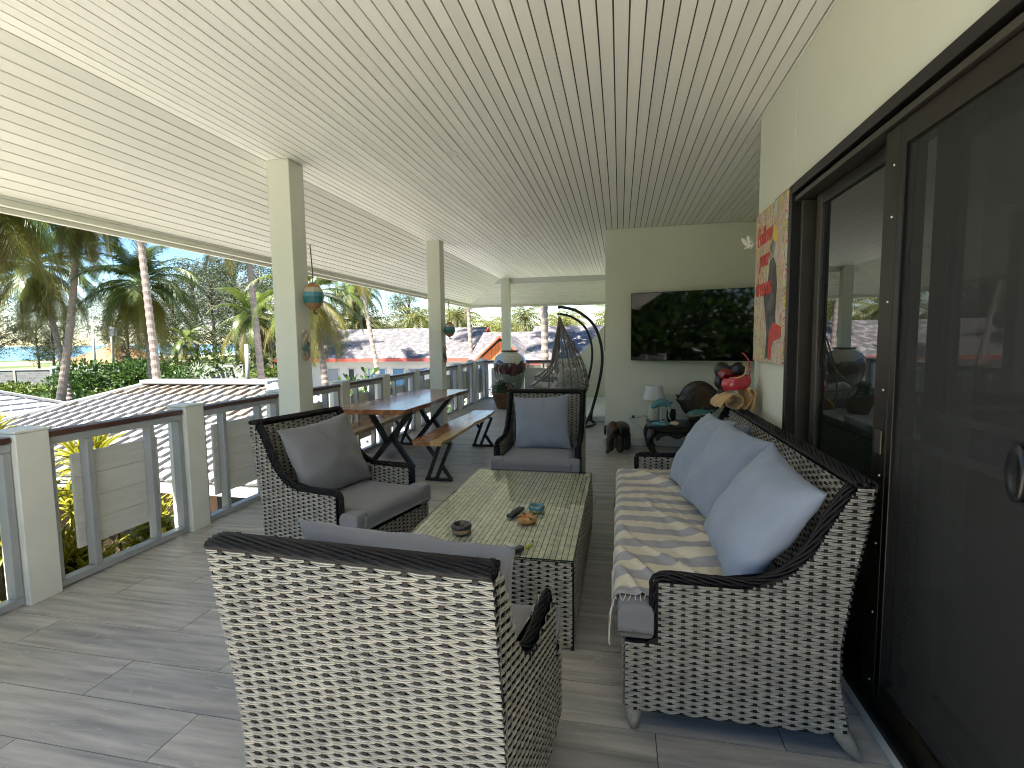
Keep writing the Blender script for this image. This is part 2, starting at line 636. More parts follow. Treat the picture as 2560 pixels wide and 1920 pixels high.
for i in range(NS):
    s0, s1 = (i + 0.06) / NS, (i + 0.94) / NS
    def P(s, far, up_):
        xx = CRX + (EVX - CRX) * s
        zz = 3.0 + (EVZ - 3.0) * s + up_
        yy = CRY + (EVY - CRY) * s
        return (xx, yy, zz) if far else (xx, YB + 0.02, zz)
    m = MB().add([P(s0, 0, 0), P(s1, 0, 0), P(s1, 1, 0), P(s0, 1, 0), P(s0, 0, .012), P(s1, 0, .012), P(s1, 1, .012), P(s0, 1, .012)],
                 [(3, 2, 1, 0), (4, 5, 6, 7), (0, 1, 5, 4), (1, 2, 6, 5), (2, 3, 7, 6), (3, 0, 4, 7)])
    m.build('soffit_plank', PLANK, sof_o)
    s0, s1 = (i + 0.10) / NS, (i + 0.90) / NS
    def Q(s, far, up_):
        xx = CRX + (EVX - CRX) * s
        zz = 3.0 + (EVZ - 3.0) * s + up_
        yy = CRY + (EVY - CRY) * s
        return (1.9, yy, zz) if far else (xx, yy, zz)
    m = MB().add([Q(s0, 0, 0), Q(s1, 0, 0), Q(s1, 1, 0), Q(s0, 1, 0), Q(s0, 0, .012), Q(s1, 0, .012), Q(s1, 1, .012), Q(s0, 1, .012)],
                 [(3, 2, 1, 0), (4, 5, 6, 7), (0, 1, 5, 4), (1, 2, 6, 5), (2, 3, 7, 6), (3, 0, 4, 7)])
    m.build('soffit_plank', PLANK, sof_o)
fas = MB().box(EVX - 0.045, EVX - 0.004, YB, EVY + 0.045, EVZ - 0.055, EVZ + 0.12)
fas.box(EVX - 0.004, 2.0, EVY + 0.004, EVY + 0.045, EVZ - 0.055, EVZ + 0.12)
fas.box(EVX + 0.002, EVX + 0.05, YB, EVY - 0.06, EVZ - 0.022, EVZ + 0.02, 1)
FASC = mat('fascia_paint', (0.70, 0.70, 0.63), 0.55, var=0.03)
tag(fas.build('fascia_board', [FASC, WALL], bevel=0.004), 'cream eaves board running along the lower edge of the terrace soffit', 'fascia')
rf = MB().add([(-3.99, YB - 0.02, 2.50), (9, YB - 0.02, 3.05), (9, 13.43, 2.50), (-3.99, 13.43, 2.50), (2.5, YB - 0.02, 5.6), (2.5, 7, 5.6), (-2.88, YB - 0.02, 3.05)],
              [(0, 6, 4, 5, 3), (1, 2, 5, 4), (6, 1, 4), (2, 3, 5)])
rf.box(1.0, 9, -6, YB - 0.03, 3.0, 3.1)
structure(rf.build('roof', mat('roof_sheet', (0.5, 0.49, 0.47), 0.7)))

# recessed downlights
def downlight(label, x, y):
    o = thing('ceiling_downlight', label, 'downlight', (x, y, 2.9985), 0, 'recessed ceiling downlights')
    MB().lathe([(0.036, 0.0), (0.052, -0.001), (0.054, -0.004), (0.046, -0.006), (0.038, -0.002), (0.036, 0.0)], 32, cap=False).build('trim_ring', WHITE, o, smooth=True)
    MB().lathe([(0.036, 0.0), (0.030, -0.0015), (0.0, -0.002)], 24, cap=False).build('diffuser', mat('diffuser', (0.75, 0.75, 0.72), 0.4), o, smooth=True)
downlight('round white ceiling downlight nearest the camera, above the left armchair', -1.327, 4.07)
downlight('small round ceiling downlight farther away, in line with the second column', -1.328, 7.46)

# ------------------------------------------------------------------ house walls
def wall(name, boxes, label, bev=0.004, m=None):
    b = MB()
    for q in boxes:
        b.box(*q)
    return tag(b.build(name, m or WALL, bevel=bev), label, 'wall')
HX = 0.945
hw = wall('house_wall', [(HX, HX + 0.14, 3.205, 3.955, 0.0, 2.998), (HX, HX + 0.14, -2.6, 3.203, 2.332, 2.998), (HX, HX + 0.14, -2.6, -0.6, 0.0, 2.330)],
          'cream rendered house wall that holds the painting and the sliding door')
tvw = wall('house_wall', [(-0.2, 2.1, 7.335, 7.50, 0.0, 2.998), (-0.2, -0.06, 7.502, 12.70, 0.0, 2.998), (1.95, 2.1, 3.957, 7.333, 0, 2.998), (HX + 0.142, 2.1, 3.80, 3.955, 0, 2.998)],
           'grey green recessed wall carrying the television')
SK = mat('skirting_paint', (0.62, 0.63, 0.57), 0.45)
MB().box(-0.212, 1.94, 7.318, 7.333, 0.001, 0.105).build('skirting_board', SK, tvw, bevel=0.003)
MB().box(-0.216, -0.202, 7.318, 12.70, 0.001, 0.105).build('skirting_board', SK, tvw, bevel=0.003)
MB().box(HX - 0.014, HX - 0.001, 3.21, 3.955, 0.001, 0.105).build('skirting_board', SK, hw, bevel=0.003)
MB().box(HX - 0.006, HX + 0.10, -2.5, 3.2, 0.001, 0.075).build('door_kerb', WHITE, hw, bevel=0.004)

# far half wall with swooping top
prof = [(-1.42, 0), (-1.42, 1.02), (-1.12, 1.03)]
for i in range(15):
    t = i / 14
    prof.append((-1.08 + 0.88 * t, 1.05 + 0.83 * (t * t * (3 - 2 * t)) ** 0.85))
prof += [(-0.2, 0)]
fwm = MB().prism(prof, lambda a, b, t: (a, t, b), 12.72, 12.86)
fwo = tag(fwm.build('parapet_wall', WALL, bevel=0.006, recalc=True), 'low cream parapet wall with a swooping top behind the hanging chairs', 'wall')
MB().box(-1.42, -0.2, 12.705, 12.718, 0.001, 0.105).build('skirting_board', SK, fwo)

# columns
cols = [(3.865, 'nearest square cream column, behind the left armchair'), (7.45, 'middle square cream column, beside the far end of the dining table'),
        (12.40, 'farthest square cream column, above the large glazed urn')]
for y, lb in cols:
    tag(MB().box(-2.852, -2.650, y, y + 0.202, 0.0, 2.999).build('terrace_column', COLP, bevel=0.006), lb, 'column', 'square terrace columns')

# ------------------------------------------------------------------ railing
PK = 1.167
ordn = ['first', 'second', 'third', 'fourth', 'fifth', 'sixth', 'seventh', 'eighth', 'ninth', 'tenth', 'eleventh', 'twelfth']
post_me = MB().box(-0.09, 0.09, -0.088, 0.088, 0.0, 1.005)
post_me.box(-0.094, 0.094, -0.092, 0.092, 1.007, 1.022)
pm = post_me.mesh('railing_post', [POSTP])
def post(x, y, lb):
    o = ob('railing_post', pm)
    o.location = (x, y, 0)
    b = o.modifiers.new('bevel', 'BEVEL')
    b.width = 0.004
    b.segments = 2
    tag(o, lb, 'post', 'railing posts')
pvis = 0
for k in range(-3, 9):
    y = 2.312 + PK * k
    if k < 0:
        lb = 'white railing post beyond the left edge of the photo'
    else:
        lb = ordn[k] + ' square cream railing post along the sea side, counted from the left edge'
    post(-3.42, y, lb)
post(-3.42, 12.80, 'square cream post at the far corner of the railing')
post(-1.50, 12.80, 'square cream post at the far end, next to the parapet wall')

def panel_meshes(wd):
    """railing bay in local coords, y along the bay (0..wd), x=0 inner face, outside -x"""
    d = {}
    d['handrail'] = [MB().box(-0.085, 0.012, 0.002, wd - 0.002, 0.955, 0.990)]
    d['rail_bar'] = [MB().box(-0.070, 0, 0.002, wd - 0.002, 0.905, 0.953), MB().box(-0.070, 0, 0.002, wd - 0.002, 0.012, 0.055)]
    st_ = [0.002, 0.238 * wd / 0.98, 0.69 * wd / 0.98, wd - 0.044]
    d['baluster'] = [MB().box(-0.068, -0.002, y, y + 0.040, 0.057, 0.903) for y in st_]
    bw = 0.62 * wd / 0.98
    y0 = wd * 0.5 - bw / 2 + 0.01
    d['board'] = [MB().box(-0.092, -0.072, y0, y0 + bw, 0.185 + 0.155 * i + (0.001 if i else 0), 0.185 + 0.155 * (i + 1) - 0.0004) for i in range(4)]
    return d
PM = {'handrail': HANDR, 'rail_bar': RAILG, 'baluster': RAILG, 'board': BOARDW}
def make_panel(wd, label, loc, rz):
    root = thing('terrace_railing', label, 'railing', loc, rz, 'railing panels')
    for nm, lst in panel_meshes(wd).items():
        for q in lst:
            o = q.build(nm, PM[nm], root, bevel=0.006 if nm == 'handrail' else 0.003)
    return root
wdt = PK - 0.182
def plabel(k):
    if k < -1:
        return 'grey railing panel beyond the left edge of the photo'
    if k == -1:
        return 'grey railing panel cut off by the left edge of the photo'
    return ordn[k] + ' whole grey railing panel with white boards along the sea side, from the left'
pr0 = None
for k in range(-3, 9):
    y = 2.312 + PK * k + 0.091
    wk = wdt if k < 8 else 12.80 - 0.091 - y
    if pr0 is None or k == 8:
        o = make_panel(wk, plabel(k), (-3.362, y, 0), 0)
        pr0 = pr0 or o
    else:
        dup(pr0, (-3.362, y, 0), 0, plabel(k))
for i, lb in ((0, 'grey railing panel at the far end beside the corner post'), (1, 'grey railing panel at the far end behind the large urn')):
    make_panel(0.83, lb, (-2.495 + i * 0.86 - 0.005, 12.742, 0), PI / 2)
post(-2.455, 12.80, 'slim cream post at the far end, hidden behind the large urn')

# ------------------------------------------------------------------ sliding door with insect screen, and the room behind it
door = thing('sliding_door', 'dark bronze sliding glass door with insect screen on the house wall', 'door', (0, 0, 0))
fr = MB()
fr.box(HX - 0.025, HX + 0.13, 3.150, 3.200, 0.078, 2.328)
fr.box(HX - 0.025, HX + 0.13, -0.58, 3.148, 2.278, 2.328)
fr.box(HX - 0.012, HX + 0.13, -0.58, 3.148, 2.236, 2.262, 1)
fr.box(HX - 0.025, HX + 0.13, -0.58, 3.148, 0.078, 0.108)
fr.box(HX + 0.02, HX + 0.13, 3.118, 3.148, 0.11, 2.234, 1)
fr.box(HX + 0.03, HX + 0.12, -0.58, 3.116, 2.264, 2.276)
fr.build('door_frame', [BRONZE, BRONZE2], door, bevel=0.003)
gp = MB()
gx0, gx1 = HX + 0.060, HX + 0.095
gp.box(gx0, gx1, 2.958, 3.028, 0.11, 2.232, 1)
gp.box(gx0, gx1, 2.188, 2.262, 0.11, 2.232, 1)
gp.box(gx0, gx1, 2.264, 2.956, 2.172, 2.232)
gp.box(gx0, gx1, 2.264, 2.956, 0.11, 0.20)
gpo = gp.build('door_panel', [BRONZE, BRONZE2], door, bevel=0.003)
MB().box(gx0 + 0.014, gx0 + 0.019, 2.262, 2.958, 0.198, 2.174).build('pane', GLASS, gpo)
MB().box(gx0 - 0.006, gx0 - 0.001, 2.212, 2.236, 0.98, 1.30).build('pull_handle', mat('brushed_steel', (0.45, 0.45, 0.44), 0.35, metal=0.9), gpo, bevel=0.003)
MB().box(gx0 - 0.011, gx0 - 0.0065, 2.217, 2.231, 1.05, 1.24).build('handle_slot', PLASTB, gpo, bevel=0.002)
g2 = MB().box(gx1 + 0.006, gx1 + 0.011, -0.50, 2.20, 0.15, 2.23).build('pane', GLASS, door)
for z in (1.095, 1.215):
    MB().box(gx1 + 0.0015, gx1 + 0.005, -0.50, 2.18, z, z + 0.028).build('frosted_band', mat('frosted_band', (0.05, 0.055, 0.055), 0.6), door)
sx0, sx1 = HX + 0.004, HX + 0.036
sp = MB()
SCRF = mat('screen_frame', (0.020, 0.015, 0.008), 0.4, metal=0.3)
sp.box(sx0, sx1, 2.085, 2.186, 0.11, 2.232)
sp.box(sx0, sx1, 2.048, 2.083, 0.11, 2.232, 1)
sp.box(sx0, sx1, 1.20, 2.046, 2.15, 2.232)
sp.box(sx0, sx1, 1.20, 2.046, 0.11, 0.20)
sp.box(sx0, sx1, 1.12, 1.198, 0.11, 2.232)
spo = sp.build('screen_panel', [SCRF, BRONZE], door, bevel=0.003)
def meshmat():
    m = mat('insect_mesh', (0.035, 0.036, 0.036), 0.8)
    t = m.node_tree
    b = t.nodes['Principled BSDF']
    tr = t.nodes.new('ShaderNodeBsdfTransparent')
    ms = t.nodes.new('ShaderNodeMixShader')
    ms.inputs[0].default_value = 0.62
    t.links.new(tr.outputs[0], ms.inputs[1])
    t.links.new(b.outputs[0], ms.inputs[2])
    t.links.new(ms.outputs[0], t.nodes['Material Output'].inputs['Surface'])
    return m
MB().add([(HX + 0.018, 1.198, 0.19), (HX + 0.018, 2.048, 0.19), (HX + 0.018, 2.048, 2.16), (HX + 0.018, 1.198, 2.16)], [(0, 1, 2, 3)]).build('insect_mesh', meshmat(), spo)
for z in (0.18, 0.45, 0.72, 0.98, 1.30, 1.62, 1.92, 2.10):
    q = MB().lathe([(0.0045, 0), (0.004, 0.003), (0, 0.004)], 10, cap=False).build('screw', SCREWM, spo, smooth=True)
    q.location = (sx0, 2.118, z)
    q.rotation_euler = (0, -PI / 2, 0)
MB().box(sx0 - 0.008, sx0 - 0.001, 2.105, 2.150, 1.06, 1.15).build('latch', BRONZE2, spo, bevel=0.003)
q = MB().lathe([(0.0, 0.0), (0.072, 0.0), (0.072, 0.012), (0.060, 0.018), (0.045, 0.012), (0.0, 0.010)], 40, cap=False).build('pull_handle', PLASTB, spo, smooth=True)
q.rotation_euler = (0, -PI / 2, 0)
q.location = (HX + 0.012, 1.455, 1.160)
q.scale = (1.0, 0.42, 1.0)
# room behind
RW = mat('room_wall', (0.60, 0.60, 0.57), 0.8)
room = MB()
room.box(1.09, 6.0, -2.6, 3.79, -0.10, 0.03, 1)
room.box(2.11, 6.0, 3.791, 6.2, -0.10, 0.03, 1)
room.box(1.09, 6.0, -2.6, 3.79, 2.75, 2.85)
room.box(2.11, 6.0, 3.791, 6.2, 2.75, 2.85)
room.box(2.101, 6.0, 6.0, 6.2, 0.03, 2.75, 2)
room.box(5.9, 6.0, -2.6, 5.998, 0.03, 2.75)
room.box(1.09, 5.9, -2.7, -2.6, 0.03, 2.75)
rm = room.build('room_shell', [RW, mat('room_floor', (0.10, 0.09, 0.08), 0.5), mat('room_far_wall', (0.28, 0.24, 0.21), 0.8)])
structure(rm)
iw = wall('partition_wall', [(1.10, 1.92, 3.30, 3.44, 0.032, 2.748)], 'pale inner wall seen through the insect screen')
MB().box(1.10, 1.93, 3.285, 3.298, 0.032, 0.13).build('skirting_board', WHITE, iw)
cb = thing('storage_cabinet', 'dim grey cabinet standing in the room behind the screen', 'cabinet', (2.9, 5.2, 0.03))
CABM = mat('cabinet_grey', (0.33, 0.33, 0.33), 0.5)
MB().box(-0.8, 0.8, -0.25, 0.25, 0, 0.85).build('carcass', CABM, cb, bevel=0.01)
MB().box(-0.82, 0.82, -0.28, 0.26, 0.852, 0.885).build('worktop', WHITE, cb, bevel=0.006)
for sx in (-0.53, 0.0, 0.53):
    d = MB().box(sx - 0.25, sx + 0.25, -0.268, -0.251, 0.06, 0.82).build('cabinet_door', CABM, cb, bevel=0.004)
    MB().box(sx + 0.18, sx + 0.195, -0.285, -0.269, 0.50, 0.66).build('handle', SCREWM, d)
# ------------------------------------------------------------------ wicker weaving
def weave(mbl, mbd, P, rows, pitch=0.0120, sp=0.0420, A=0.0042, seg=5, patch=True):
    """rows = [(z, d0, d1)]; P(d, z, h) -> point; light strands go over and under dark stakes"""
    wv = pitch * 0.215
    prof = ((-wv, -0.9 * wv), (-0.6 * wv, 0.7 * wv), (0.6 * wv, 0.7 * wv), (wv, -0.9 * wv))
    step = sp / seg
    for j, (z, d0, d1) in enumerate(rows):
        if d1 - d0 < sp * 0.6:
            continue
        n = max(2, int(round((d1 - d0) / step)))
        jit = random.uniform(-0.0006, 0.0006)
        for k in (-1, 1):
            vs = []
            ph = random.uniform(-0.12, 0.12)
            for i in range(n + 1):
                d = d0 + (d1 - d0) * i / n
                c = math.cos(PI * d / sp + PI * j + ph * 0.5)
                h = A * c
                zc = z + jit + k * pitch * (0.205 + 0.085 * c)
                for a, b in prof:
                    vs.append(P(d, zc + a, h + b))
            fs = [(i * 4 + q, i * 4 + q + 1, i * 4 + q + 5, i * 4 + q + 4) for i in range(n) for q in range(3)]
            mbl.add(vs, fs)
        i0, i1 = int(math.ceil((d0 + 0.004) / sp)), int(math.floor((d1 - 0.004) / sp))
        for i in range(i0, i1 + 1):
            if patch and (i + j) % 2:
                d = i * sp
                hw_ = sp * 0.165
                vs = []
                for dz, hh in ((-0.80, -0.5), (-0.47, 0.98), (0.47, 0.98), (0.80, -0.5)):
                    vs += [P(d - hw_, z + dz * pitch, A * hh), P(d + hw_, z + dz * pitch, A * hh)]
                mbd.add(vs, [(0, 1, 3, 2), (2, 3, 5, 4), (4, 5, 7, 6)])
def dark_backing(mb, P, rows, every=6, h=-0.0045):  # dark sheet behind the strands, its colour stands in for shade in gaps
    rr = rows[::every]
    if rr[-1] is not rows[-1]:
        rr = rr + [rows[-1]]
    vs = []
    for z, d0, d1 in rr:
        vs += [P(d0, z, h), P(d1, z, h)]
    mb.add(vs, [(2 * i, 2 * i + 1, 2 * i + 3, 2 * i + 2) for i in range(len(rr) - 1)])
def braid(mb, pts, ra, rb, n=6, r=0.0065, pitch=0.075, upv=(0, 0, 1), sides=5):
    """dark strands spiralling round an oval bundle that follows pts"""
    pts = [V(p) for p in pts]
    seg = [0.0]
    for a, b in zip(pts, pts[1:]):
        seg.append(seg[-1] + (b - a).length)
    Lt = seg[-1]
    m = max(4, int(Lt / (pitch / 7)))
    def at(s):
        s = min(max(s, 0), Lt - 1e-6)
        for i in range(len(pts) - 1):
            if s <= seg[i + 1]:
                t = (s - seg[i]) / max(seg[i + 1] - seg[i], 1e-9)
                return pts[i].lerp(pts[i + 1], t)
        return pts[-1]
    for k in range(n):
        out = []
        for i in range(m + 1):
            s = Lt * i / m
            p = at(s)
            t = (at(s + 0.01) - at(s - 0.01)).normalized()
            x = V(upv).cross(t)
            x = x.normalized() if x.length > 0.05 else V((1, 0, 0))
            y = t.cross(x)
            a = 2 * PI * (k / n + s / (pitch * n / 2.0))
            out.append(p + x * (ra * math.cos(a)) + y * (rb * math.sin(a)))
        mb.tube(out, r, sides)
    mb.tube(pts, min(ra, rb) * 0.9, 8)

TOPC = [(0.115, 0.61), (0.30, 0.605), (0.43, 0.607), (0.50, 0.625), (0.56, 0.66), (0.635, 0.747), (0.69, 0.86), (0.738, 0.948), (0.762, 0.985)]
BACK = [(0.10, 0.772), (0.188, 0.757), (0.305, 0.737), (0.423, 0.735), (0.642, 0.762), (0.84, 0.798), (1.0, 0.82)]
INV = [(z, d) for d, z in TOPC[2:]]
SEATZ = 0.37
def dfront(z):
    if z < SEATZ:
        return 0.0
    if z <= 0.605:
        return 0.118
    return interp(INV, z)
def dback(z):
    return interp(BACK, z)
def rows_for(z0, z1, pitch, f0, f1):
    n = int((z1 - z0) / pitch)
    return [(z0 + (i + 0.5) * pitch, f0(z0 + (i + 0.5) * pitch), f1(z0 + (i + 0.5) * pitch)) for i in range(n)]
def wicker_seat(root, W, pitch=0.0120, cushions=1):
    hw_ = W / 2
    side = rows_for(0.10, 0.992, pitch, lambda z: dfront(z) + 0.004, lambda z: dback(z) - 0.004)
    for sgn in (-1, 1):
        l_, d_ = MB(), MB()
        P = lambda d, z, h, s=sgn: V((s * (hw_ + h), -d, z))
        weave(l_, d_, P, side, pitch)
        dark_backing(d_, P, side)
        Pi = lambda d, z, h, s=sgn: V((s * (hw_ - 0.052 - h), -d, z))
        inn = rows_for(0.44, 0.985, pitch, lambda z: dfront(z) + 0.006, lambda z: dback(z) - 0.055)
        weave(l_, d_, Pi, inn, pitch)
        dark_backing(d_, Pi, inn)
        o = l_.build('side_weave', WICK, root, smooth=True, stuff=True)
        d_.build('side_stakes', WICKD, root, stuff=True)
    # back, outside and inside
    l_, d_ = MB(), MB()
    rb = rows_for(0.10, 0.99, pitch, lambda z: -hw_ + 0.002, lambda z: hw_ - 0.002)
    Pb = lambda x, z, h: V((x, -dback(z) - h, z))
    weave(l_, d_, Pb, rb, pitch)
    dark_backing(d_, Pb, rb)
    ri = rows_for(0.45, 0.985, pitch, lambda z: -hw_ + 0.055, lambda z: hw_ - 0.055)
    Pi = lambda x, z, h: V((x, -dback(z) + 0.052 + h, z))
    weave(l_, d_, Pi, ri, pitch)
    dark_backing(d_, Pi, ri)
    l_.build('back_weave', WICK, root, smooth=True, stuff=True)
    d_.build('back_stakes', WICKD, root, stuff=True)
    l_, d_ = MB(), MB()
    rf_ = rows_for(0.10, SEATZ, pitch, lambda z: -hw_ + 0.002, lambda z: hw_ - 0.002)
    Pf = lambda x, z, h: V((x, h, z))
    weave(l_, d_, Pf, rf_, pitch)
    dark_backing(d_, Pf, rf_)
    for s in (-1, 1):
        ra_ = rows_for(SEATZ, 0.60, pitch, lambda z: s * (hw_ - 0.026) - 0.026, lambda z: s * (hw_ - 0.026) + 0.026)
        dark_backing(d_, lambda x, z, h: V((x, -0.118 + h, z)), ra_)
    d_.box(-hw_ + 0.01, hw_ - 0.01, -0.70, -0.006, 0.09, SEATZ - 0.004)
    l_.build('front_weave', WICK, root, smooth=True, stuff=True)
    d_.build('front_stakes', WICKD, root, stuff=True)
    for s in (-1, 1):
        pts = [V((s * (hw_ - 0.026), -0.118, SEATZ + 0.005)), V((s * (hw_ - 0.026), -0.118, 0.55))]
        top = smoothpath([V((s * (hw_ - 0.026), -d, z + 0.004)) for d, z in [(0.118, 0.56), (0.135, 0.607)] + TOPC[1:]], 4)
        tb = MB()
        braid(tb, pts + top[1:], 0.024, 0.011, n=10, r=0.0052, pitch=0.115, upv=(1, 0, 0))
        tb.build('arm_trim', WICKD, root, smooth=True)
    tb = MB()
    braid(tb, [V((-hw_ + 0.004, -0.792, 1.000)), V((hw_ - 0.004, -0.792, 1.000))], 0.034, 0.012, n=14, r=0.0058, pitch=0.115, upv=(0, 0, 1))
    tb.build('back_trim', WICKD, root, smooth=True)
    for s in (-1, 1):
        MB().tube([V((s * (hw_ - 0.035), -0.035, 0.115)), V((s * (hw_ - 0.035), -0.035, 0.06)), V((s * (hw_ - 0.035), -0.040, 0.004))], [0.036, 0.030, 0.018], 10).build('leg', WICK, root, smooth=True)
        MB().tube([V((s * (hw_ - 0.03), -0.735, 0.15)), V((s * (hw_ - 0.03), -0.752, 0.10)), V((s * (hw_ - 0.025), -0.785, 0.045)), V((s * (hw_ - 0.02), -0.815, 0.004))], [0.030, 0.032, 0.024, 0.012], 10).build('leg', WICK, root, smooth=True)
    # seat cushion
    def cush(x0, x1, y0, y1, z0, z1):
        def f(u, v):
            a, b = u * 2 - 1, v * 2 - 1
            return a, b
        b = MB()
        nx, ny = 24, 18
        def top(u, v, sg):
            a, c = u * 2 - 1, v * 2 - 1
            e = (1 - abs(a) ** 10) * (1 - abs(c) ** 10)
            px, py = (x0 + x1) / 2 + a * (x1 - x0) / 2, (y0 + y1) / 2 + c * (y1 - y0) / 2
            zm = (z0 + z1) / 2
            hgt = (z1 - z0) / 2
            z = zm + sg * (hgt * 0.62 + hgt * 0.38 * max(e, 0) ** 0.45 + 0.006 * (1 - a * a) * (1 - c * c)) + 0.0025 * noi(px * 7, py * 7, sg)
            return (px, py, z)
        b.grid(lambda u, v: top(u, v, 1), nx, ny)
        b.grid(lambda u, v: top(1 - u, v, -1), nx, ny)
        edge = []
        for (ua, va, ub, vb, n) in ((0, 0, 1, 0, nx), (1, 0, 1, 1, ny), (1, 1, 0, 1, nx), (0, 1, 0, 0, ny)):
            b.grid(lambda u, v, ua=ua, va=va, ub=ub, vb=vb: (lambda q, p: V(q).lerp(V(p), v))(top(ua + (ub - ua) * u, va + (vb - va) * u, -1), top(ua + (ub - ua) * u, va + (vb - va) * u, 1)), n, 3)
        return b
    wc = (W - 0.13) / cushions
    for i in range(cushions):
        xa = -W / 2 + 0.065 + wc * i
        cu = cush(xa + 0.003, xa + wc - 0.003, -0.665, 0.025, SEATZ + 0.004, 0.505)
        for s in (-1, 1):
            if (s < 0 and i == 0) or (s > 0 and i == cushions - 1):
                xe = sorted((s * (W / 2 - 0.110), s * (W / 2 - 0.006)))
                ear = cush(xe[0], xe[1], -0.108, 0.0245, SEATZ + 0.0045, 0.5035)
                cu.add(ear.v, ear.f)
        co = cu.build('seat_cushion', FABRIC2, root, smooth=True, recalc=True)
        wm = co.modifiers.new('weld', 'WELD')
        wm.merge_threshold = 0.0008

sofa = thing('wicker_sofa', 'long grey wicker sofa with black braided edging against the house wall', 'sofa', (0.022, 2.945, 0), PI / 2)
wicker_seat(sofa, 2.11, cushions=1)
ch1 = thing('wicker_armchair', 'grey wicker armchair in the foreground seen from behind', 'armchair', (-0.588, 1.862, 0), R(-3.4), 'grey wicker armchairs around the coffee table')
wicker_seat(ch1, 0.755)
ch2 = dup(ch1, (-1.405, 2.985, 0), R(-103), 'grey wicker armchair on the left beside the railing, turned towards the coffee table')
ch3 = dup(ch1, (-0.690, 4.165, 0), R(180.5), 'grey wicker armchair at the far end of the coffee table, facing the camera')

# ------------------------------------------------------------------ pillows and throw
def pillow_mesh(name, wd, ht, th, mat_, seed=0, n=44, sag=0.0):
    b = MB()
    def f(u, v, s):
        a, c = u * 2 - 1, v * 2 - 1
        ea, ec = max(0, 1 - abs(a) ** 2.3), max(0, 1 - abs(c) ** 2.3)
        puff = (ea * ec) ** 0.55
        pin = 0.085
        px = a * wd / 2 * (1 - pin * (1 - c * c) * abs(a) ** 3)
        pz = c * ht / 2 * (1 - pin * (1 - a * a) * abs(c) ** 3) - sag * (1 - c * c) * 0.0
        edge = 1 - puff
        wr = 0.012 * noi(a * 2.2 + seed, c * 2.2, s) * puff + 0.010 * math.sin(7 * math.atan2(c, a) + seed + 2.0 * noi(a * 2, c * 2, seed)) * edge * puff * 2
        cr_ = 0.022 * (0.5 - abs(noi((a + c) * 3.2 + seed * 3, (c - a) * 7 - seed, s * 2))) * edge * min(1, puff * 3) * (a * a + c * c) * 0.5
        y = s * (th / 2 * puff + (wr + cr_) * (0 if puff < 1e-6 else 1))
        return (px, y, pz)
    b.grid(lambda u, v: f(u, v, 1), n, n)
    b.grid(lambda u, v: f(1 - u, v, -1), n, n)
    me = b.mesh(name, mat_, True)
    bm = bmesh.new()
    bm.from_mesh(me)
    bmesh.ops.remove_doubles(bm, verts=bm.verts, dist=0.0004)
    bmesh.ops.recalc_face_normals(bm, faces=bm.faces)
    bm.to_mesh(me)
    bm.free()
    return me
def pillow(label, loc, right, upv, wd=0.50, ht=0.50, th=0.17, mat_=None, seed=0, group='loose scatter cushions'):
    """right, upv: world directions of the pillow's width and height"""
    r_ = V(right).normalized()
    u_ = V(upv)
    u_ = (u_ - r_ * u_.dot(r_)).normalized()
    f_ = u_.cross(r_)
    o = ob('scatter_cushion', pillow_mesh('scatter_cushion', wd, ht, th, mat_ or FABRIC, seed))
    M = Matrix((r_, f_, u_)).transposed().to_4x4()
    M.translation = V(loc)
    o.matrix_world = M
    b = MB()
    return tag(o, label, 'cushion', group)
FABRICL = mat('blue_grey_cushion', (0.285, 0.325, 0.405), 0.85, var=0.05, vscale=6, bump=0.22, bscale=420, sheen=0.25)
pillow('nearest blue grey scatter cushion on the sofa', (0.550, 2.225, 0.775), (0.05, -1.0, -0.13), (0.55, 0.13, 0.85), 0.55, 0.52, 0.20, FABRICL, 1.3)
pillow('middle blue grey scatter cushion of the three on the sofa', (0.545, 2.90, 0.775), (0.24, -1.0, -0.06), (0.50, 0.1, 0.88), 0.54, 0.53, 0.19, FABRICL, 4.1)
pillow('farthest blue grey scatter cushion on the sofa, beside the side table', (0.505, 3.42, 0.765), (0.12, -1.0, 0.03), (0.52, 0.05, 0.9), 0.54, 0.54, 0.19, FABRICL, 7.7)
pillow('small grey cushion tucked behind the other sofa cushions', (0.66, 3.35, 0.76), (0.05, -1.0, 0.08), (0.3, 0.0, 1.0), 0.46, 0.46, 0.15, FABRIC2, 2.2)
# armchair pillows
pillow('grey cushion leaning in the left wicker armchair', (-1.93, 3.10, 0.735), (-0.235, -0.972, -0.06), (-0.43, 0.06, 1.0), 0.60, 0.52, 0.20, FABRIC2, 5.5)
pillow('blue grey cushion standing in the far wicker armchair', (-0.700, 4.66, 0.735), (1.0, 0.01, 0.06), (0.0, 0.30, 1.0), 0.53, 0.51, 0.19, FABRIC, 9.1)
pillow('grey cushion half hidden behind the back of the foreground armchair', (-0.590, 1.36, 0.722), (1.0, -0.07, -0.03), (0.0, -0.32, 1.0), 0.66, 0.54, 0.20, FABRIC2, 3.4)

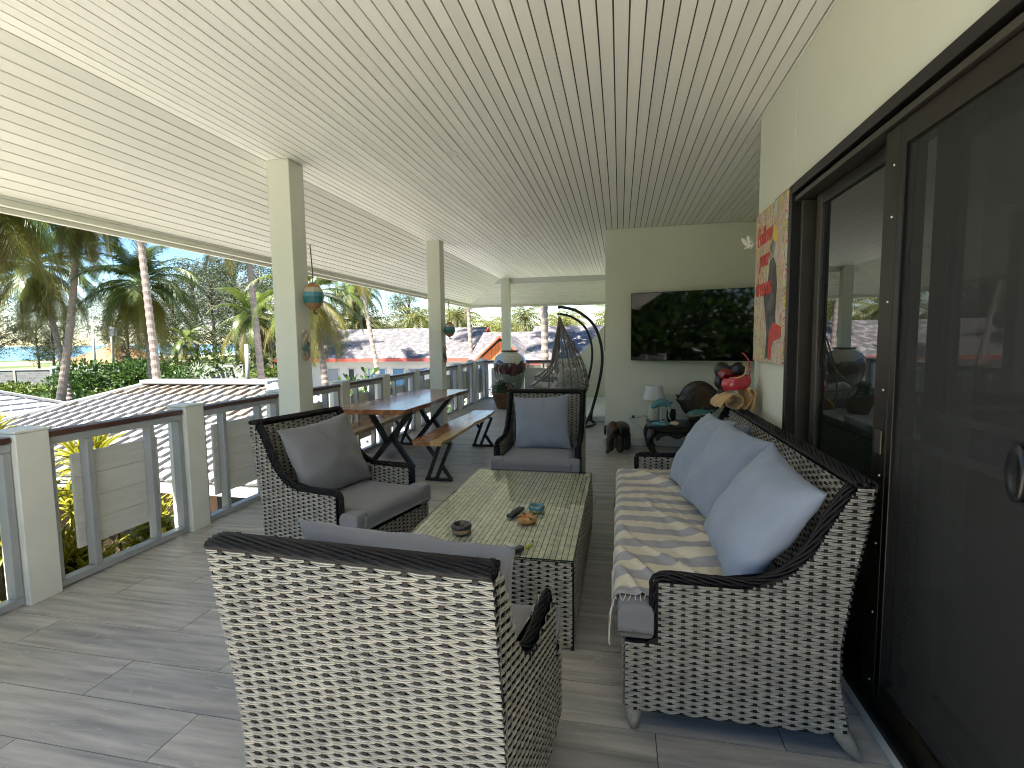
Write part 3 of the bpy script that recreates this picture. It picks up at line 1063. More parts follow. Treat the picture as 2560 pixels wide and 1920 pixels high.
def throw_material():
    m = rampmat('striped_throw', 'Y', [(0.0, (0.66, 0.60, 0.47)), (0.48, (0.66, 0.60, 0.47)), (0.52, (0.36, 0.35, 0.36)), (0.97, (0.36, 0.35, 0.36)), (1.0, (0.66, 0.60, 0.47))], rough=0.9, interp='LINEAR', var=0.06, bump=0.3)
    t = m.node_tree
    rp = [n for n in t.nodes if n.type == 'VALTORGB'][0]
    src = rp.inputs[0].links[0].from_socket
    mu = t.nodes.new('ShaderNodeMath')
    mu.operation = 'MULTIPLY'
    mu.inputs[1].default_value = 1 / 0.168
    fr_ = t.nodes.new('ShaderNodeMath')
    fr_.operation = 'FRACT'
    at = t.nodes.new('ShaderNodeAttribute')
    at.attribute_name = 'rest'
    sx_ = t.nodes.new('ShaderNodeSeparateXYZ')
    t.links.new(at.outputs['Vector'], sx_.inputs[0])
    t.links.new(sx_.outputs[1], mu.inputs[0])
    t.links.new(mu.outputs[0], fr_.inputs[0])
    t.links.new(fr_.outputs[0], rp.inputs[0])
    return m
def make_throw():
    nu, nv = 70, 170
    y0, y1 = 1.965, 3.93
    pts, rest = [], []
    # path across the sofa: from under the cushions (u=0) over the seat, down the front (u=1)
    for j in range(nv + 1):
        v = j / nv
        y = y0 + (y1 - y0) * v
        ln = 0.80 + 0.05 * noi(y * 1.7, 3.1) - (0.16 if v < 0.02 else 0) + 0.02 * noi(y * 9, 1)
        for i in range(nu + 1):
            u = i / nu
            s = u * ln
            xb = 0.60
            flat = 0.612
            rr = 0.035
            if s < flat - rr:
                x, z = xb - s, 0.513
                nx, nz = 0, 1
            elif s < flat - rr + rr * PI / 2:
                a = (s - flat + rr) / rr
                x, z = xb - flat + rr - rr * math.sin(a) , 0.513 - rr + rr * math.cos(a)
                nx, nz = -math.sin(a), math.cos(a)
            else:
                d = s - (flat - rr + rr * PI / 2)
                x, z = xb - flat - 0.004, 0.513 - rr - d
                nx, nz = -1, 0
            # folds: long diagonal ridges plus fine creases
            q = x * 1.0 + y * 0.55
            f1 = max(0.0, noi(q * 6.0 + 2.0, (y - x * 0.8) * 1.7, 0.3)) ** 1.2 * 0.075
            rid = 1 - abs(noi((y * 0.9 + x * 1.9) * 3.0, (x * 0.8 - y) * 1.5, 5.5)) * 3.0
            f2 = max(0, rid) ** 3 * 0.034 * max(0.0, 0.35 + 0.9 * noi(x * 4, y * 2.0, 9))
            f3 = 0.004 * noi(x * 26, y * 9, 1.7)
            edge = min(1.0, u * 6)
            h = (f1 + max(0, f2) + f3 + 0.002) * edge
            if nz < 0.5:
                h = max(h * 0.6, 0.003)
            dy = 0.02 * noi(x * 4, y * 3, 8)
            pts.append((x + nx * h, y + dy, z + nz * h))
            rest.append((x, y + 0.028 * noi(x * 3, y * 2.2, 4.4), 0))
    me = bpy.data.meshes.new('striped_throw')
    fs = [(j * (nu + 1) + i, (j + 1) * (nu + 1) + i, (j + 1) * (nu + 1) + i + 1, j * (nu + 1) + i + 1) for j in range(nv) for i in range(nu)]
    me.from_pydata(pts, [], fs)
    at = me.attributes.new('rest', 'FLOAT_VECTOR', 'POINT')
    at.data.foreach_set('vector', [c for p in rest for c in p])
    me.polygons.foreach_set('use_smooth', [True] * len(me.polygons))
    return me, pts, nu, nv
tm, tp, nu_, nv_ = make_throw()
TH = throw_material()
tm.materials.append(TH)
tw = thing('striped_throw', 'cream and grey striped throw spread over the sofa seat', 'throw')
to = ob('cloth', tm, tw)
so_ = to.modifiers.new('solid', 'SOLIDIFY')
so_.thickness = 0.0025
so_.offset = 1
CREAM = mat('cream_cotton', (0.66, 0.61, 0.50), 0.9)
fb = MB()
rngf = random.Random(5)
for j in list(range(0, 1)) + [nv_]:
    for i in range(4, nu_ + 1, 2):
        p = V(tp[j * (nu_ + 1) + i])
        d = V((0, -1 if j == 0 else 1, 0))
        ln = rngf.uniform(0.02, 0.05)
        fb.tube([p, p + d * ln * 0.5 + V((0, 0, 0.004)), p + d * ln + V((rngf.uniform(-.01, .01), 0, -0.004))], 0.0016, 4)
for i in range(9):
    p = V(tp[nv_ * (nu_ + 1) + nu_ - i]) if i < 5 else V(tp[nu_ - i + 5])
    fb.tube([p, p + V((-0.012, 0.0, -0.05)), p + V((-0.016 + rngf.uniform(-.01, .01), 0, -0.12 - rngf.uniform(0, .06)))], 0.0030, 5)
fb.build('fringe', CREAM, tw, stuff=True)

# ------------------------------------------------------------------ coffee table
CX0, CX1, CY0, CY1 = -1.125, -0.215, 2.375, 4.015
ct = thing('coffee_table', 'low rectangular grey wicker coffee table with a glass top', 'table', ((CX0 + CX1) / 2, (CY0 + CY1) / 2, 0), 0)
cw, cl = (CX1 - CX0) / 2, (CY1 - CY0) / 2
def ctside(P, half, nm):
    l_, d_ = MB(), MB()
    r_ = rows_for(0.012, 0.440, 0.0120, lambda z: -half + 0.001, lambda z: half - 0.001)
    weave(l_, d_, P, r_)
    dark_backing(d_, P, r_)
    l_.build('side_weave', WICK, ct, smooth=True, stuff=True)
    d_.build('side_stakes', WICKD, ct, stuff=True)
blg = lambda z: 0.010 * math.sin(PI * min(max(z / 0.44, 0), 1))
ctside(lambda x, z, h: V((x, -cl - h - blg(z), z)), cw, 'near')
ctside(lambda x, z, h: V((x, cl + h + blg(z), z)), cw, 'far')
ctside(lambda x, z, h: V((cw + h + blg(z), x, z)), cl, 'right')
ctside(lambda x, z, h: V((-cw - h - blg(z), x, z)), cl, 'left')
l_, d_ = MB(), MB()
nr = int(2 * cw / 0.0285)
r_ = [(-cw + (i + 0.5) * 2 * cw / nr, -cl + 0.002, cl - 0.002) for i in range(nr)]
for z_, a_, b_ in r_:
    n_ = 60
    hwid = cw / nr - 0.0022
    vs_ = []
    for i in range(n_ + 1):
        y_ = a_ + (b_ - a_) * i / n_
        o_ = 0.0030 * noi(y_ * 3.0, z_ * 2.2, 1.0) + 0.0012 * noi(y_ * 14, z_ * 9)
        for k_ in (-1, -0.5, 0.0, 0.5, 1):
            hh = (0.0026, 0.0034, 0.0020, 0.0034, 0.0026)[int(k_ * 2 + 2)] + 0.0012 * math.cos(PI * y_ / 0.042 + z_ * 90)
            vs_.append((z_ + o_ + k_ * hwid, y_, 0.4350 + hh))
    l_.add(vs_, [(i * 5 + k_, i * 5 + k_ + 1, i * 5 + k_ + 6, i * 5 + k_ + 5) for i in range(n_) for k_ in range(4)])
dark_backing(d_, lambda d, z, h: V((z, d, 0.4345 + h * 0.2)), r_)
for sx, sy in ((-1, -1), (1, -1), (1, 1), (-1, 1)):
    d_.tube([V((sx * (cw - 0.001), sy * (cl - 0.001), 0.0)), V((sx * (cw - 0.001), sy * (cl - 0.001), 0.436))], 0.008, 8)
l_.build('top_weave', mat('wicker_top', (0.66, 0.62, 0.50), 0.5, var=0.12, vscale=40, island=0.10, col2=(0.48, 0.45, 0.37), c2scale=22), ct, smooth=True, stuff=True)
d_.build('top_backing', WICKD, ct, stuff=True)
MB().box(-cw - 0.004, cw + 0.004, -cl - 0.004, cl + 0.004, 0.4425, 0.4505).build('glass_top', [TGLASS], ct, bevel=0.0015)
ed = MB()
for a in ((-cw - 0.0055, cw + 0.0055, -cl - 0.0055, -cl - 0.0042), (-cw - 0.0055, cw + 0.0055, cl + 0.0042, cl + 0.0055), (-cw - 0.0055, -cw - 0.0042, -cl - 0.004, cl + 0.004), (cw + 0.0042, cw + 0.0055, -cl - 0.004, cl + 0.004)):
    ed.box(*a, 0.4428, 0.4502)
ed.build('glass_edge', mat('glass_edge', (0.03, 0.05, 0.04), 0.15), ct)
TZ = 0.4507
def ashtray(name, label, x, y, prof, m, sc_=1.0, notch=True):
    o = MB().lathe([(r * sc_, z * sc_) for r, z in prof], 40, cap=False).build(name, m, smooth=True)
    o.location = (x, y, TZ + 0.0004)
    return tag(o, label, 'ashtray', 'ashtrays on the coffee table')
COCO = rampmat('coconut_shell', 'Z', [(0.0, (0.03, 0.022, 0.018)), (0.006, (0.40, 0.27, 0.15)), (0.026, (0.035, 0.028, 0.025))], rough=0.3, coat=0.4, var=0.25)
PR1 = [(0.0, 0.0), (0.048, 0.0), (0.053, 0.006), (0.052, 0.025), (0.056, 0.028), (0.057, 0.042), (0.052, 0.050), (0.045, 0.052), (0.041, 0.046), (0.036, 0.030), (0.0, 0.028)]
ashtray('lidded_ashtray', 'dark brown coconut shell ashtray with a pale band, alone at the left of the table', -0.845, 2.625, PR1, COCO)
WOODO = mat('orange_wood', (0.50, 0.25, 0.075), 0.4, var=0.22, vscale=30, stretch=(1, 1, 0.2), coat=0.2)
PR2 = [(0.0, 0.0), (0.050, 0.0), (0.056, 0.006), (0.057, 0.026), (0.052, 0.034), (0.040, 0.034), (0.036, 0.028), (0.032, 0.014), (0.0, 0.012)]
a2 = ashtray('wooden_ashtray', 'orange wooden ashtray in the middle of the coffee table', -0.522, 2.855, PR2, WOODO)
for k in range(4):
    b = MB().box(-0.006, 0.006, -0.012, 0.012, -0.003, 0.003).build('notch', mat('burnt', (0.10, 0.05, 0.02), 0.7), a2)
    a = k * PI / 2 + 0.6
    b.location = (0.046 * math.cos(a), 0.046 * math.sin(a), 0.0325)
    b.rotation_euler = (0, 0, a + PI / 2)
CER = rampmat('ceramic_blue', 'Z', [(0.0, (0.34, 0.36, 0.12)), (0.012, (0.05, 0.17, 0.23)), (0.034, (0.20, 0.27, 0.28))], rough=0.2, wob=0.008, wscale=30, coat=0.5, var=0.3)
PR3 = [(0.0, 0.0), (0.036, 0.0), (0.047, 0.008), (0.051, 0.022), (0.048, 0.036), (0.043, 0.040), (0.037, 0.038), (0.030, 0.026), (0.0, 0.024)]
ashtray('ceramic_ashtray', 'blue green ceramic ashtray behind the orange one', -0.495, 3.045, PR3, CER)
rmt = thing('remote_control', 'black remote control lying beside the orange ashtray', 'remote control', (-0.612, 2.975, TZ), R(-14))
MB().box(-0.023, 0.023, -0.085, 0.085, 0.0005, 0.020).build('casing', PLASTB, rmt, bevel=0.006)
for r0 in range(6):
    for c0 in range(3):
        q = MB().box(-0.0042, 0.0042, -0.0035, 0.0035, 0, 0.002).build('button', mat('button_grey', (0.10, 0.10, 0.10), 0.5) if (r0 + c0) else PLASTW, rmt, bevel=0.0008)
        q.location = ((c0 - 1) * 0.013, -0.055 + r0 * 0.021, 0.0204)
pk = thing('cigarette_pack', 'black cigarette pack with a white label, near the front edge of the table', 'cigarette pack', (-0.515, 2.445, TZ), R(-33))
MB().box(-0.044, 0.044, -0.030, 0.030, 0.0005, 0.0235).build('box', mat('pack_dark', (0.03, 0.028, 0.027), 0.3, col2=(0.16, 0.14, 0.10), c2scale=14), pk, bevel=0.001)
MB().box(-0.040, 0.022, -0.0318, -0.0302, 0.003, 0.021).build('label_strip', mat('label_white', (0.72, 0.74, 0.80), 0.4), pk)
MB().box(-0.042, 0.018, -0.026, 0.027, 0.0237, 0.0242).build('wrapper', mat('foil', (0.42, 0.42, 0.36), 0.25, col2=(0.6, 0.6, 0.5), c2scale=20), pk)
for i, (a, b, z) in enumerate(((-0.034, -0.006, 0.0155), (-0.030, -0.012, 0.0090), (0.004, 0.016, 0.0075))):
    MB().box(a, b, -0.0326, -0.0319, z, z + 0.003).build('print', mat('print_grey', (0.22, 0.24, 0.30), 0.6), pk)
lg = thing('cigarette_lighter', 'translucent yellow green cigarette lighter beside the cigarette pack', 'lighter', (-0.445, 2.490, TZ), R(-22))
LGM = mat('lighter_yellow', (0.55, 0.55, 0.03), 0.15, coat=0.4)
MB().tube([V((0, -0.032, 0.0085)), V((0, -0.029, 0.0085)), V((0, 0.022, 0.0085)), V((0, 0.024, 0.0085))], [0.006, 0.0082, 0.0082, 0.007], 12).build('body', LGM, lg, smooth=True)
MB().box(-0.006, 0.006, 0.0245, 0.037, 0.002, 0.015).build('metal_cap', SCREWM, lg, bevel=0.002)
MB().box(-0.004, 0.004, 0.030, 0.040, 0.0155, 0.0185).build('thumb_lever', PLASTB, lg)

# ------------------------------------------------------------------ dining table and benches
def slabwood(name, seed, pale):
    m = mat(name, (0.42, 0.175, 0.062), 0.22, var=0.32, vscale=2.6, stretch=(5.5, 0.55, 5.5), col2=(0.19, 0.070, 0.028), c2scale=2.2, c2pos=(0.38, 0.66), coat=0.30, spec=0.5)
    t = m.node_tree
    b = t.nodes['Principled BSDF']
    base = b.inputs['Base Color'].links[0].from_socket
    at = t.nodes.new('ShaderNodeAttribute')
    at.attribute_name = 'sap'
    mx = t.nodes.new('ShaderNodeMixRGB')
    mx.inputs[2].default_value = (0.62, 0.40, 0.16, 1)
    t.links.new(at.outputs['Fac'], mx.inputs[0])
    t.links.new(base, mx.inputs[1])
    t.links.new(mx.outputs[0], b.inputs['Base Color'])
    return m
def slab(name, root, x0, x1, y0, y1, z0, z1, seed, sapside=1, amp=0.03, sapw=0.12):
    """live edge slab: x0/x1 edges wander, with pale sapwood along the edges"""
    ny, nx = 60, 16
    el = lambda y: x0 + amp * noi(y * 1.5 + seed, seed) + amp * 0.4 * noi(y * 4.1, seed + 3)
    er = lambda y: x1 + amp * noi(y * 1.5 + seed * 2, seed + 9) + amp * 0.4 * noi(y * 4.1, seed + 5)
    vs, sap = [], []
    def skew(xn):
        return 0.02 * (xn - 0.5)
    for top in (1, 0):
        for j in range(ny + 1):
            y = y0 + (y1 - y0) * j / ny
            a, b = el(y), er(y)
            if not top:
                a, b = a + 0.018, b - 0.018
            for i in range(nx + 1):
                t = i / nx
                x = a + (b - a) * t
                vs.append((x, y + skew(t), z1 if top else z0))
                dl, dr = x - el(y), er(y) - x
                wob_ = 0.03 * noi(y * 2.3, seed * 1.7)
                s = 0.0
                if sapside >= 1:
                    s = max(s, 1 if dr < sapw + wob_ else 0)
                if sapside != 1:
                    s = max(s, 1 if dl < sapw * 0.35 + wob_ * 0.5 else 0)
                sap.append(s)
    n1 = (ny + 1) * (nx + 1)
    fs = []
    for j in range(ny):
        for i in range(nx):
            q = j * (nx + 1) + i
            fs.append((q, q + 1, q + nx + 2, q + nx + 1))
            fs.append((n1 + q, n1 + q + nx + 1, n1 + q + nx + 2, n1 + q + 1))
    for j in range(ny):
        for i in (0, nx):
            a, b = j * (nx + 1) + i, (j + 1) * (nx + 1) + i
            fs.append((a, b, n1 + b, n1 + a) if i == 0 else (b, a, n1 + a, n1 + b))
    for i in range(nx):
        a = i
        fs.append((a + 1, a, n1 + a, n1 + a + 1))
        a = ny * (nx + 1) + i
        fs.append((a, a + 1, n1 + a + 1, n1 + a))
    me = bpy.data.meshes.new(name)
    me.from_pydata(vs, [], fs)
    at = me.attributes.new('sap', 'FLOAT', 'POINT')
    at.data.foreach_set('value', [float(s) for s in sap])
    me.materials.append(slabwood(name + '_wood', seed, 1))
    o = ob(name, me, root)
    bv = o.modifiers.new('bevel', 'BEVEL')
    bv.width = 0.005
    bv.segments = 3
    bv.limit_method = 'ANGLE'
    return o
def xleg(root, xa, xb, y, h, t=0.05, flip=1):
    """broken X leg in the x-z plane made of square steel bar, with foot and top bars"""
    cx = (xa + xb) / 2
    hw_ = (xb - xa) / 2
    X = lambda u: cx + flip * hw_ * u
    m = MB()
    m.bar((X(1), y, h - 0.012), (X(-0.98), y, 0.03), t, t, (0, 1, 0))
    m.bar((X(-0.9), y, h - 0.012), (X(-0.12), y, h * 0.46), t, t, (0, 1, 0))
    m.bar((X(0.10), y, h * 0.56), (X(0.98), y, 0.03), t, t, (0, 1, 0))
    o = m.build('leg', BLACKM, root, bevel=0.003)
    return o
dt = thing('dining_table', 'long live edge wooden dining table on black crossed steel legs', 'table')
slab('tabletop', dt, -3.035, -2.205, 5.03, 7.30, 0.722, 0.778, 3.3, 0, 0.045, 0.07)
for y in (5.50, 6.85):
    xleg(dt, -2.90, -2.33, y, 0.72, 0.055, 1)
    MB().box(-2.92, -2.31, y - 0.03, y + 0.03, 0.7085, 0.7205).build('top_plate', BLACKM, dt)
def bleg(root, x0, x1, y, h):
    """bench leg: two parallel slanted bars, a short strut each side, and a floor bar"""
    t = 0.036
    wd = x1 - x0
    m = MB()
    X = lambda u: x0 + wd * u
    m.bar((X(0.60), y, h), (X(0.10), y, 0.015), t, t, (0, 1, 0))
    m.bar((X(0.98), y, h), (X(0.42), y, 0.015), t, t, (0, 1, 0))
    m.bar((X(0.05), y, h), (X(0.38), y, h * 0.66), t, t, (0, 1, 0))
    m.bar((X(0.66), y, h * 0.40), (X(1.0), y, 0.015), t, t, (0, 1, 0))
    m.box(X(0.02), X(1.04), y - t / 2 + 0.001, y + t / 2 - 0.001, 0.001, 0.030)
    m.box(X(0.0), X(1.0), y - t / 2 + 0.001, y + t / 2 - 0.001, h - 0.004, h + 0.010)
    return m.build('leg', BLACKM, root, bevel=0.003)
def bench(label, x0, x1, y0, y1, seed, sapside):
    b = thing('wooden_bench', label, 'bench', (0, 0, 0), 0, 'benches of the dining table')
    slab('seat', b, x0, x1, y0, y1, 0.420, 0.472, seed, sapside, 0.035, 0.13)
    for y in (y0 + 0.22, y1 - 0.32):
        bleg(b, x0 + 0.06, x1 + 0.02, y, 0.410)
    return b
bench('live edge wooden bench on the near side of the dining table', -2.115, -1.775, 4.93, 7.28, 8.8, 1)
bench('live edge wooden bench between the dining table and the railing', -3.315, -2.965, 5.05, 7.25, 5.2, 2)
# ------------------------------------------------------------------ television, painting and small wall things
tv = thing('television', 'large black flat television on the recessed wall', 'television', (0.150, 7.255, 1.655), R(-15.0))
MB().box(0, 1.60, -0.012, 0.030, -0.455, 0.455).build('casing', PLASTB, tv, bevel=0.005)
MB().box(0.008, 1.592, -0.0145, -0.0125, -0.445, 0.447).build('screen', BLACKG, tv)
MB().box(0.55, 1.05, 0.031, 0.075, -0.22, 0.22).build('bracket', BLACKM, tv)
MB().box(0.77, 0.83, 0.076, 0.46, -0.05, 0.05).build('bracket_arm', BLACKM, tv)

pt = thing('painting', 'tall colourful graffiti canvas with red lettering on the house wall', 'painting', (HX - 0.001, 3.545, 1.828))
def canvas_material():
    m = bpy.data.materials.new('painted_canvas')
    m.use_nodes = True
    t = m.node_tree
    b = t.nodes['Principled BSDF']
    b.inputs['Roughness'].default_value = 0.55
    tcn = t.nodes.new('ShaderNodeTexCoord')
    mp_ = t.nodes.new('ShaderNodeMapping')
    mp_.inputs['Scale'].default_value = (1, 2.2, 0.9)
    nz = t.nodes.new('ShaderNodeTexNoise')
    nz.inputs['Scale'].default_value = 4.5
    nz.inputs['Detail'].default_value = 6
    nz.inputs['Distortion'].default_value = 2.8
    vo = t.nodes.new('ShaderNodeTexVoronoi')
    vo.inputs['Scale'].default_value = 13
    rp = t.nodes.new('ShaderNodeValToRGB')
    els = rp.color_ramp.elements
    cs = [(0.0, (0.03, 0.03, 0.03)), (0.30, (0.05, 0.13, 0.30)), (0.36, (0.62, 0.58, 0.46)), (0.46, (0.70, 0.66, 0.54)), (0.50, (0.55, 0.06, 0.04)), (0.53, (0.68, 0.63, 0.50)), (0.60, (0.72, 0.52, 0.05)), (0.63, (0.30, 0.34, 0.27)), (0.70, (0.66, 0.62, 0.52)), (0.78, (0.10, 0.10, 0.10))]
    els[0].position, els[0].color = cs[0][0], (*cs[0][1], 1)
    els[1].position, els[1].color = cs[1][0], (*cs[1][1], 1)
    for p, c in cs[2:]:
        e = els.new(p)
        e.color = (*c, 1)
    mx = t.nodes.new('ShaderNodeMixRGB')
    mx.blend_type = 'MULTIPLY'
    mx.inputs[0].default_value = 0.22
    l = t.links.new
    l(tcn.outputs['Object'], mp_.inputs[0])
    l(mp_.outputs[0], nz.inputs['Vector'])
    l(mp_.outputs[0], vo.inputs['Vector'])
    l(nz.outputs['Fac'], rp.inputs[0])
    l(rp.outputs[0], mx.inputs[1])
    l(vo.outputs['Color'], mx.inputs[2])
    l(mx.outputs[0], b.inputs['Base Color'])
    return m
cvo = MB().box(-0.030, 0, -0.330, 0.330, -0.492, 0.492).build('canvas', canvas_material(), pt, bevel=0.002)
INK = mat('black_paint', (0.025, 0.025, 0.027), 0.5, col2=(0.09, 0.09, 0.09), c2scale=9)
REDP = mat('red_paint', (0.60, 0.035, 0.025), 0.45, var=0.2, vscale=20)
def daub(nm, poly, m, off):
    q = MB().prism(poly, lambda a, b, t: (t, a, b), -0.0302 - off, -0.0302)
    q.build(nm, m, pt, recalc=True)
# (a = wall direction, positive towards the far corner; b = up)
fig = [(-0.10, 0.16), (-0.16, 0.10), (-0.19, -0.02), (-0.17, -0.20), (-0.20, -0.33), (-0.14, -0.36), (-0.05, -0.46), (0.03, -0.47), (0.0, -0.32), (0.05, -0.18), (0.10, -0.06), (0.09, 0.01), (0.02, -0.03), (-0.01, 0.06), (-0.03, 0.14)]
daub('dark_brushwork', fig, INK, 0.001)
daub('grey_brushwork', [(-0.02, 0.15), (-0.10, 0.17), (-0.13, 0.23), (-0.08, 0.27), (-0.03, 0.23)], mat('grey_paint', (0.30, 0.30, 0.30), 0.5, col2=(0.05, 0.05, 0.05), c2scale=25), 0.0016)
daub('red_brushwork', [(-0.30, -0.27), (-0.13, -0.24), (-0.05, -0.30), (-0.04, -0.47), (-0.10, -0.47), (-0.12, -0.36), (-0.30, -0.33)], REDP, 0.0014)
daub('yellow_brushwork', [(-0.10, 0.33), (-0.16, 0.32), (-0.17, 0.24), (-0.10, 0.25)], mat('yellow_paint', (0.72, 0.52, 0.03), 0.5), 0.0012)
for word, bz, sz, ay in (('Follow', 0.275, 0.155, 0.275), ('your', 0.130, 0.150, 0.215), ('dreams', -0.055, 0.160, 0.300)):
    cu = bpy.data.curves.new('lettering', 'FONT')
    cu.body = word
    cu.size = sz
    cu.extrude = 0.0008
    cu.shear = 0.18
    cu.offset = 0.004
    co = bpy.data.objects.new('lettering', cu)
    C.objects.link(co)
    bpy.context.view_layer.update()
    me = bpy.data.meshes.new_from_object(co.evaluated_get(bpy.context.evaluated_depsgraph_get()))
    bpy.data.objects.remove(co)
    me.materials.clear()
    me.materials.append(REDP)
    o = ob('lettering', me, pt)
    o.matrix_local = Matrix(((0, 0, -1, -0.0325), (-0.80, 0, 0, ay), (0, 1, 0, bz), (0, 0, 0, 1)))
MB().box(-0.031, 0.001, -0.3315, -0.10, 0.4925, 0.4935).build('canvas_edge', mat('indigo', (0.05, 0.04, 0.16), 0.5), pt)

wo = thing('wall_ornament', 'small white shell ornament on the corner above the sofa', 'ornament', (0.905, 3.985, 2.165))
CHALK = mat('chalk_white', (0.72, 0.71, 0.62), 0.6, var=0.06, vscale=30)
for i, (dx, dz, a, ln) in enumerate(((-0.035, 0.005, 0.5, 0.085), (-0.012, 0.02, 1.0, 0.07), (-0.018, -0.028, -0.9, 0.06), (0.012, -0.02, -1.5, 0.055))):
    q = MB().lathe([(0.0, -0.5), (0.17, -0.3), (0.24, 0.0), (0.16, 0.33), (0.0, 0.5)], 10, cap=False).build('petal', CHALK, wo, smooth=True)
    q.location = (dx, 0, dz)
    q.scale = (ln * 0.8, ln * 0.35, ln)
    q.rotation_euler = (0, a - PI / 2 + 0.4, 0)
MB().bar((0, -0.028, 0), (0, 0.0, 0), 0.012, 0.012).build('fixing', CHALK, wo)

so = thing('wall_socket', 'white wall socket with two plugs low on the television wall', 'socket', (0.165, 7.333, 0.415))
MB().box(-0.060, 0.060, -0.010, -0.001, -0.037, 0.037).build('face_plate', PLASTW, so, bevel=0.003)
for dx in (-0.022, 0.026):
    MB().box(dx - 0.015, dx + 0.015, -0.035, -0.0105, -0.020, 0.014).build('plug', PLASTW if dx < 0 else PLASTB, so, bevel=0.004)
CABW = mat('white_cable', (0.62, 0.62, 0.58), 0.5)
MB().tube(smoothpath([(-0.022, -0.035, -0.01), (-0.01, -0.06, -0.06), (0.06, -0.05, -0.10), (0.14, -0.03, -0.16), (0.16, -0.02, -0.30), (0.19, -0.03, -0.41)], 5), 0.0035, 6).build('cable', CABW, so, smooth=True)
MB().tube(smoothpath([(0.026, -0.035, -0.01), (0.07, -0.05, -0.015), (0.13, -0.045, 0.01), (0.19, -0.05, 0.012), (0.23, -0.06, -0.02)], 5), 0.003, 6).build('cable', PLASTB, so, smooth=True)

pf = thing('picture_frame', 'dark picture frame seen edge on at the end of the television wall', 'picture', (-0.2, 8.2, 1.62))
MB().box(-0.025, -0.001, -0.30, 0.30, -0.30, 0.30).build('frame', DARKW, pf, bevel=0.003)
MB().box(-0.027, -0.0255, -0.26, 0.26, -0.26, 0.26).build('print', mat('print_tan', (0.4, 0.36, 0.3), 0.6, var=0.3, vscale=9), pf)

# ------------------------------------------------------------------ side table and what stands on it
stb = thing('side_table', 'low black wooden table with curved legs below the television', 'table', (0.855, 6.985, 0))
MB().box(-0.495, 0.495, -0.305, 0.300, 0.352, 0.390).build('table_top', DARKW, stb, bevel=0.006)
MB().box(-0.455, 0.455, -0.270, 0.265, 0.300, 0.3505).build('frieze', DARKW, stb, bevel=0.004)
ap = [(-0.42, 0.299), (0.42, 0.299)]
for i in range(25):
    u = 1 - i / 12.0
    z = 0.235 + 0.025 * math.cos(u * PI * 3) + 0.02 * (1 - abs(u))
    ap.append((0.40 * u, z if abs(u) < 0.9 else 0.20))
MB().prism(ap, lambda a, b, t: (a, t, b), -0.285, -0.262).build('apron', DARKW, stb, recalc=True)
for sx in (-1, 1):
    for sy in (-1, 1):
        m = MB()
        path = smoothpath([V((sx * 0.43, sy * 0.25, 0.325)), V((sx * 0.475, sy * 0.285, 0.24)), V((sx * 0.470, sy * 0.282, 0.14)), V((sx * 0.425, sy * 0.25, 0.06)), V((sx * 0.390, sy * 0.225, 0.006))], 4)
        k = len(path)
        m.tube(path, [0.062 - 0.030 * (i / (k - 1)) ** 0.8 for i in range(k)], 8)
        m.build('leg', DARKW, stb, smooth=True)
ZT = 0.3905
lp = thing('table_lamp', 'white table lamp with a tapered shade on the side table', 'lamp', (0.455, 7.10, ZT))
CERC = mat('cream_ceramic', (0.55, 0.53, 0.44), 0.35, var=0.06, vscale=12)
MB().lathe([(0, 0), (0.058, 0), (0.070, 0.03), (0.072, 0.13), (0.066, 0.215), (0.050, 0.235), (0.018, 0.245), (0.012, 0.30), (0, 0.30)], 28, cap=False).build('lamp_base', CERC, lp, smooth=True)
sh = MB().lathe([(0.148, 0.295), (0.104, 0.475)], 36, cap=False)
sh.lathe([(0.146, 0.295), (0.102, 0.475)], 36, cap=False)
SHADE = mat('lamp_shade_white', (0.80, 0.81, 0.80), 0.8, transl=0.35)
sho = sh.build('lamp_shade', SHADE, lp, smooth=True)
rg = MB()
rg.tube([(0.148 * math.cos(a * PI / 18), 0.148 * math.sin(a * PI / 18), 0.296) for a in range(36)], 0.0028, 6, closed=True)
rg.tube([(0.104 * math.cos(a * PI / 18), 0.104 * math.sin(a * PI / 18), 0.475) for a in range(36)], 0.0028, 6, closed=True)
rg.build('shade_ring', PLASTW, sho, smooth=True)
MB().tube(smoothpath([(0.04, -0.07, 0.10), (0.07, -0.09, 0.03), (0.11, -0.10, 0.006), (0.06, -0.15, 0.012), (0.13, -0.17, 0.03), (0.17, -0.13, 0.05)], 5), 0.0035, 6).build('cord', CABW, lp, smooth=True)
TURQ = rampmat('turquoise_wood', 'Z', [(0.0, (0.42, 0.44, 0.40)), (0.215, (0.42, 0.44, 0.40)), (0.245, (0.10, 0.27, 0.28))], rough=0.4, interp='LINEAR', wob=0.02, wscale=14, var=0.15)
TURQB = mat('turquoise_paint', (0.13, 0.36, 0.40), 0.4, var=0.12, vscale=20)
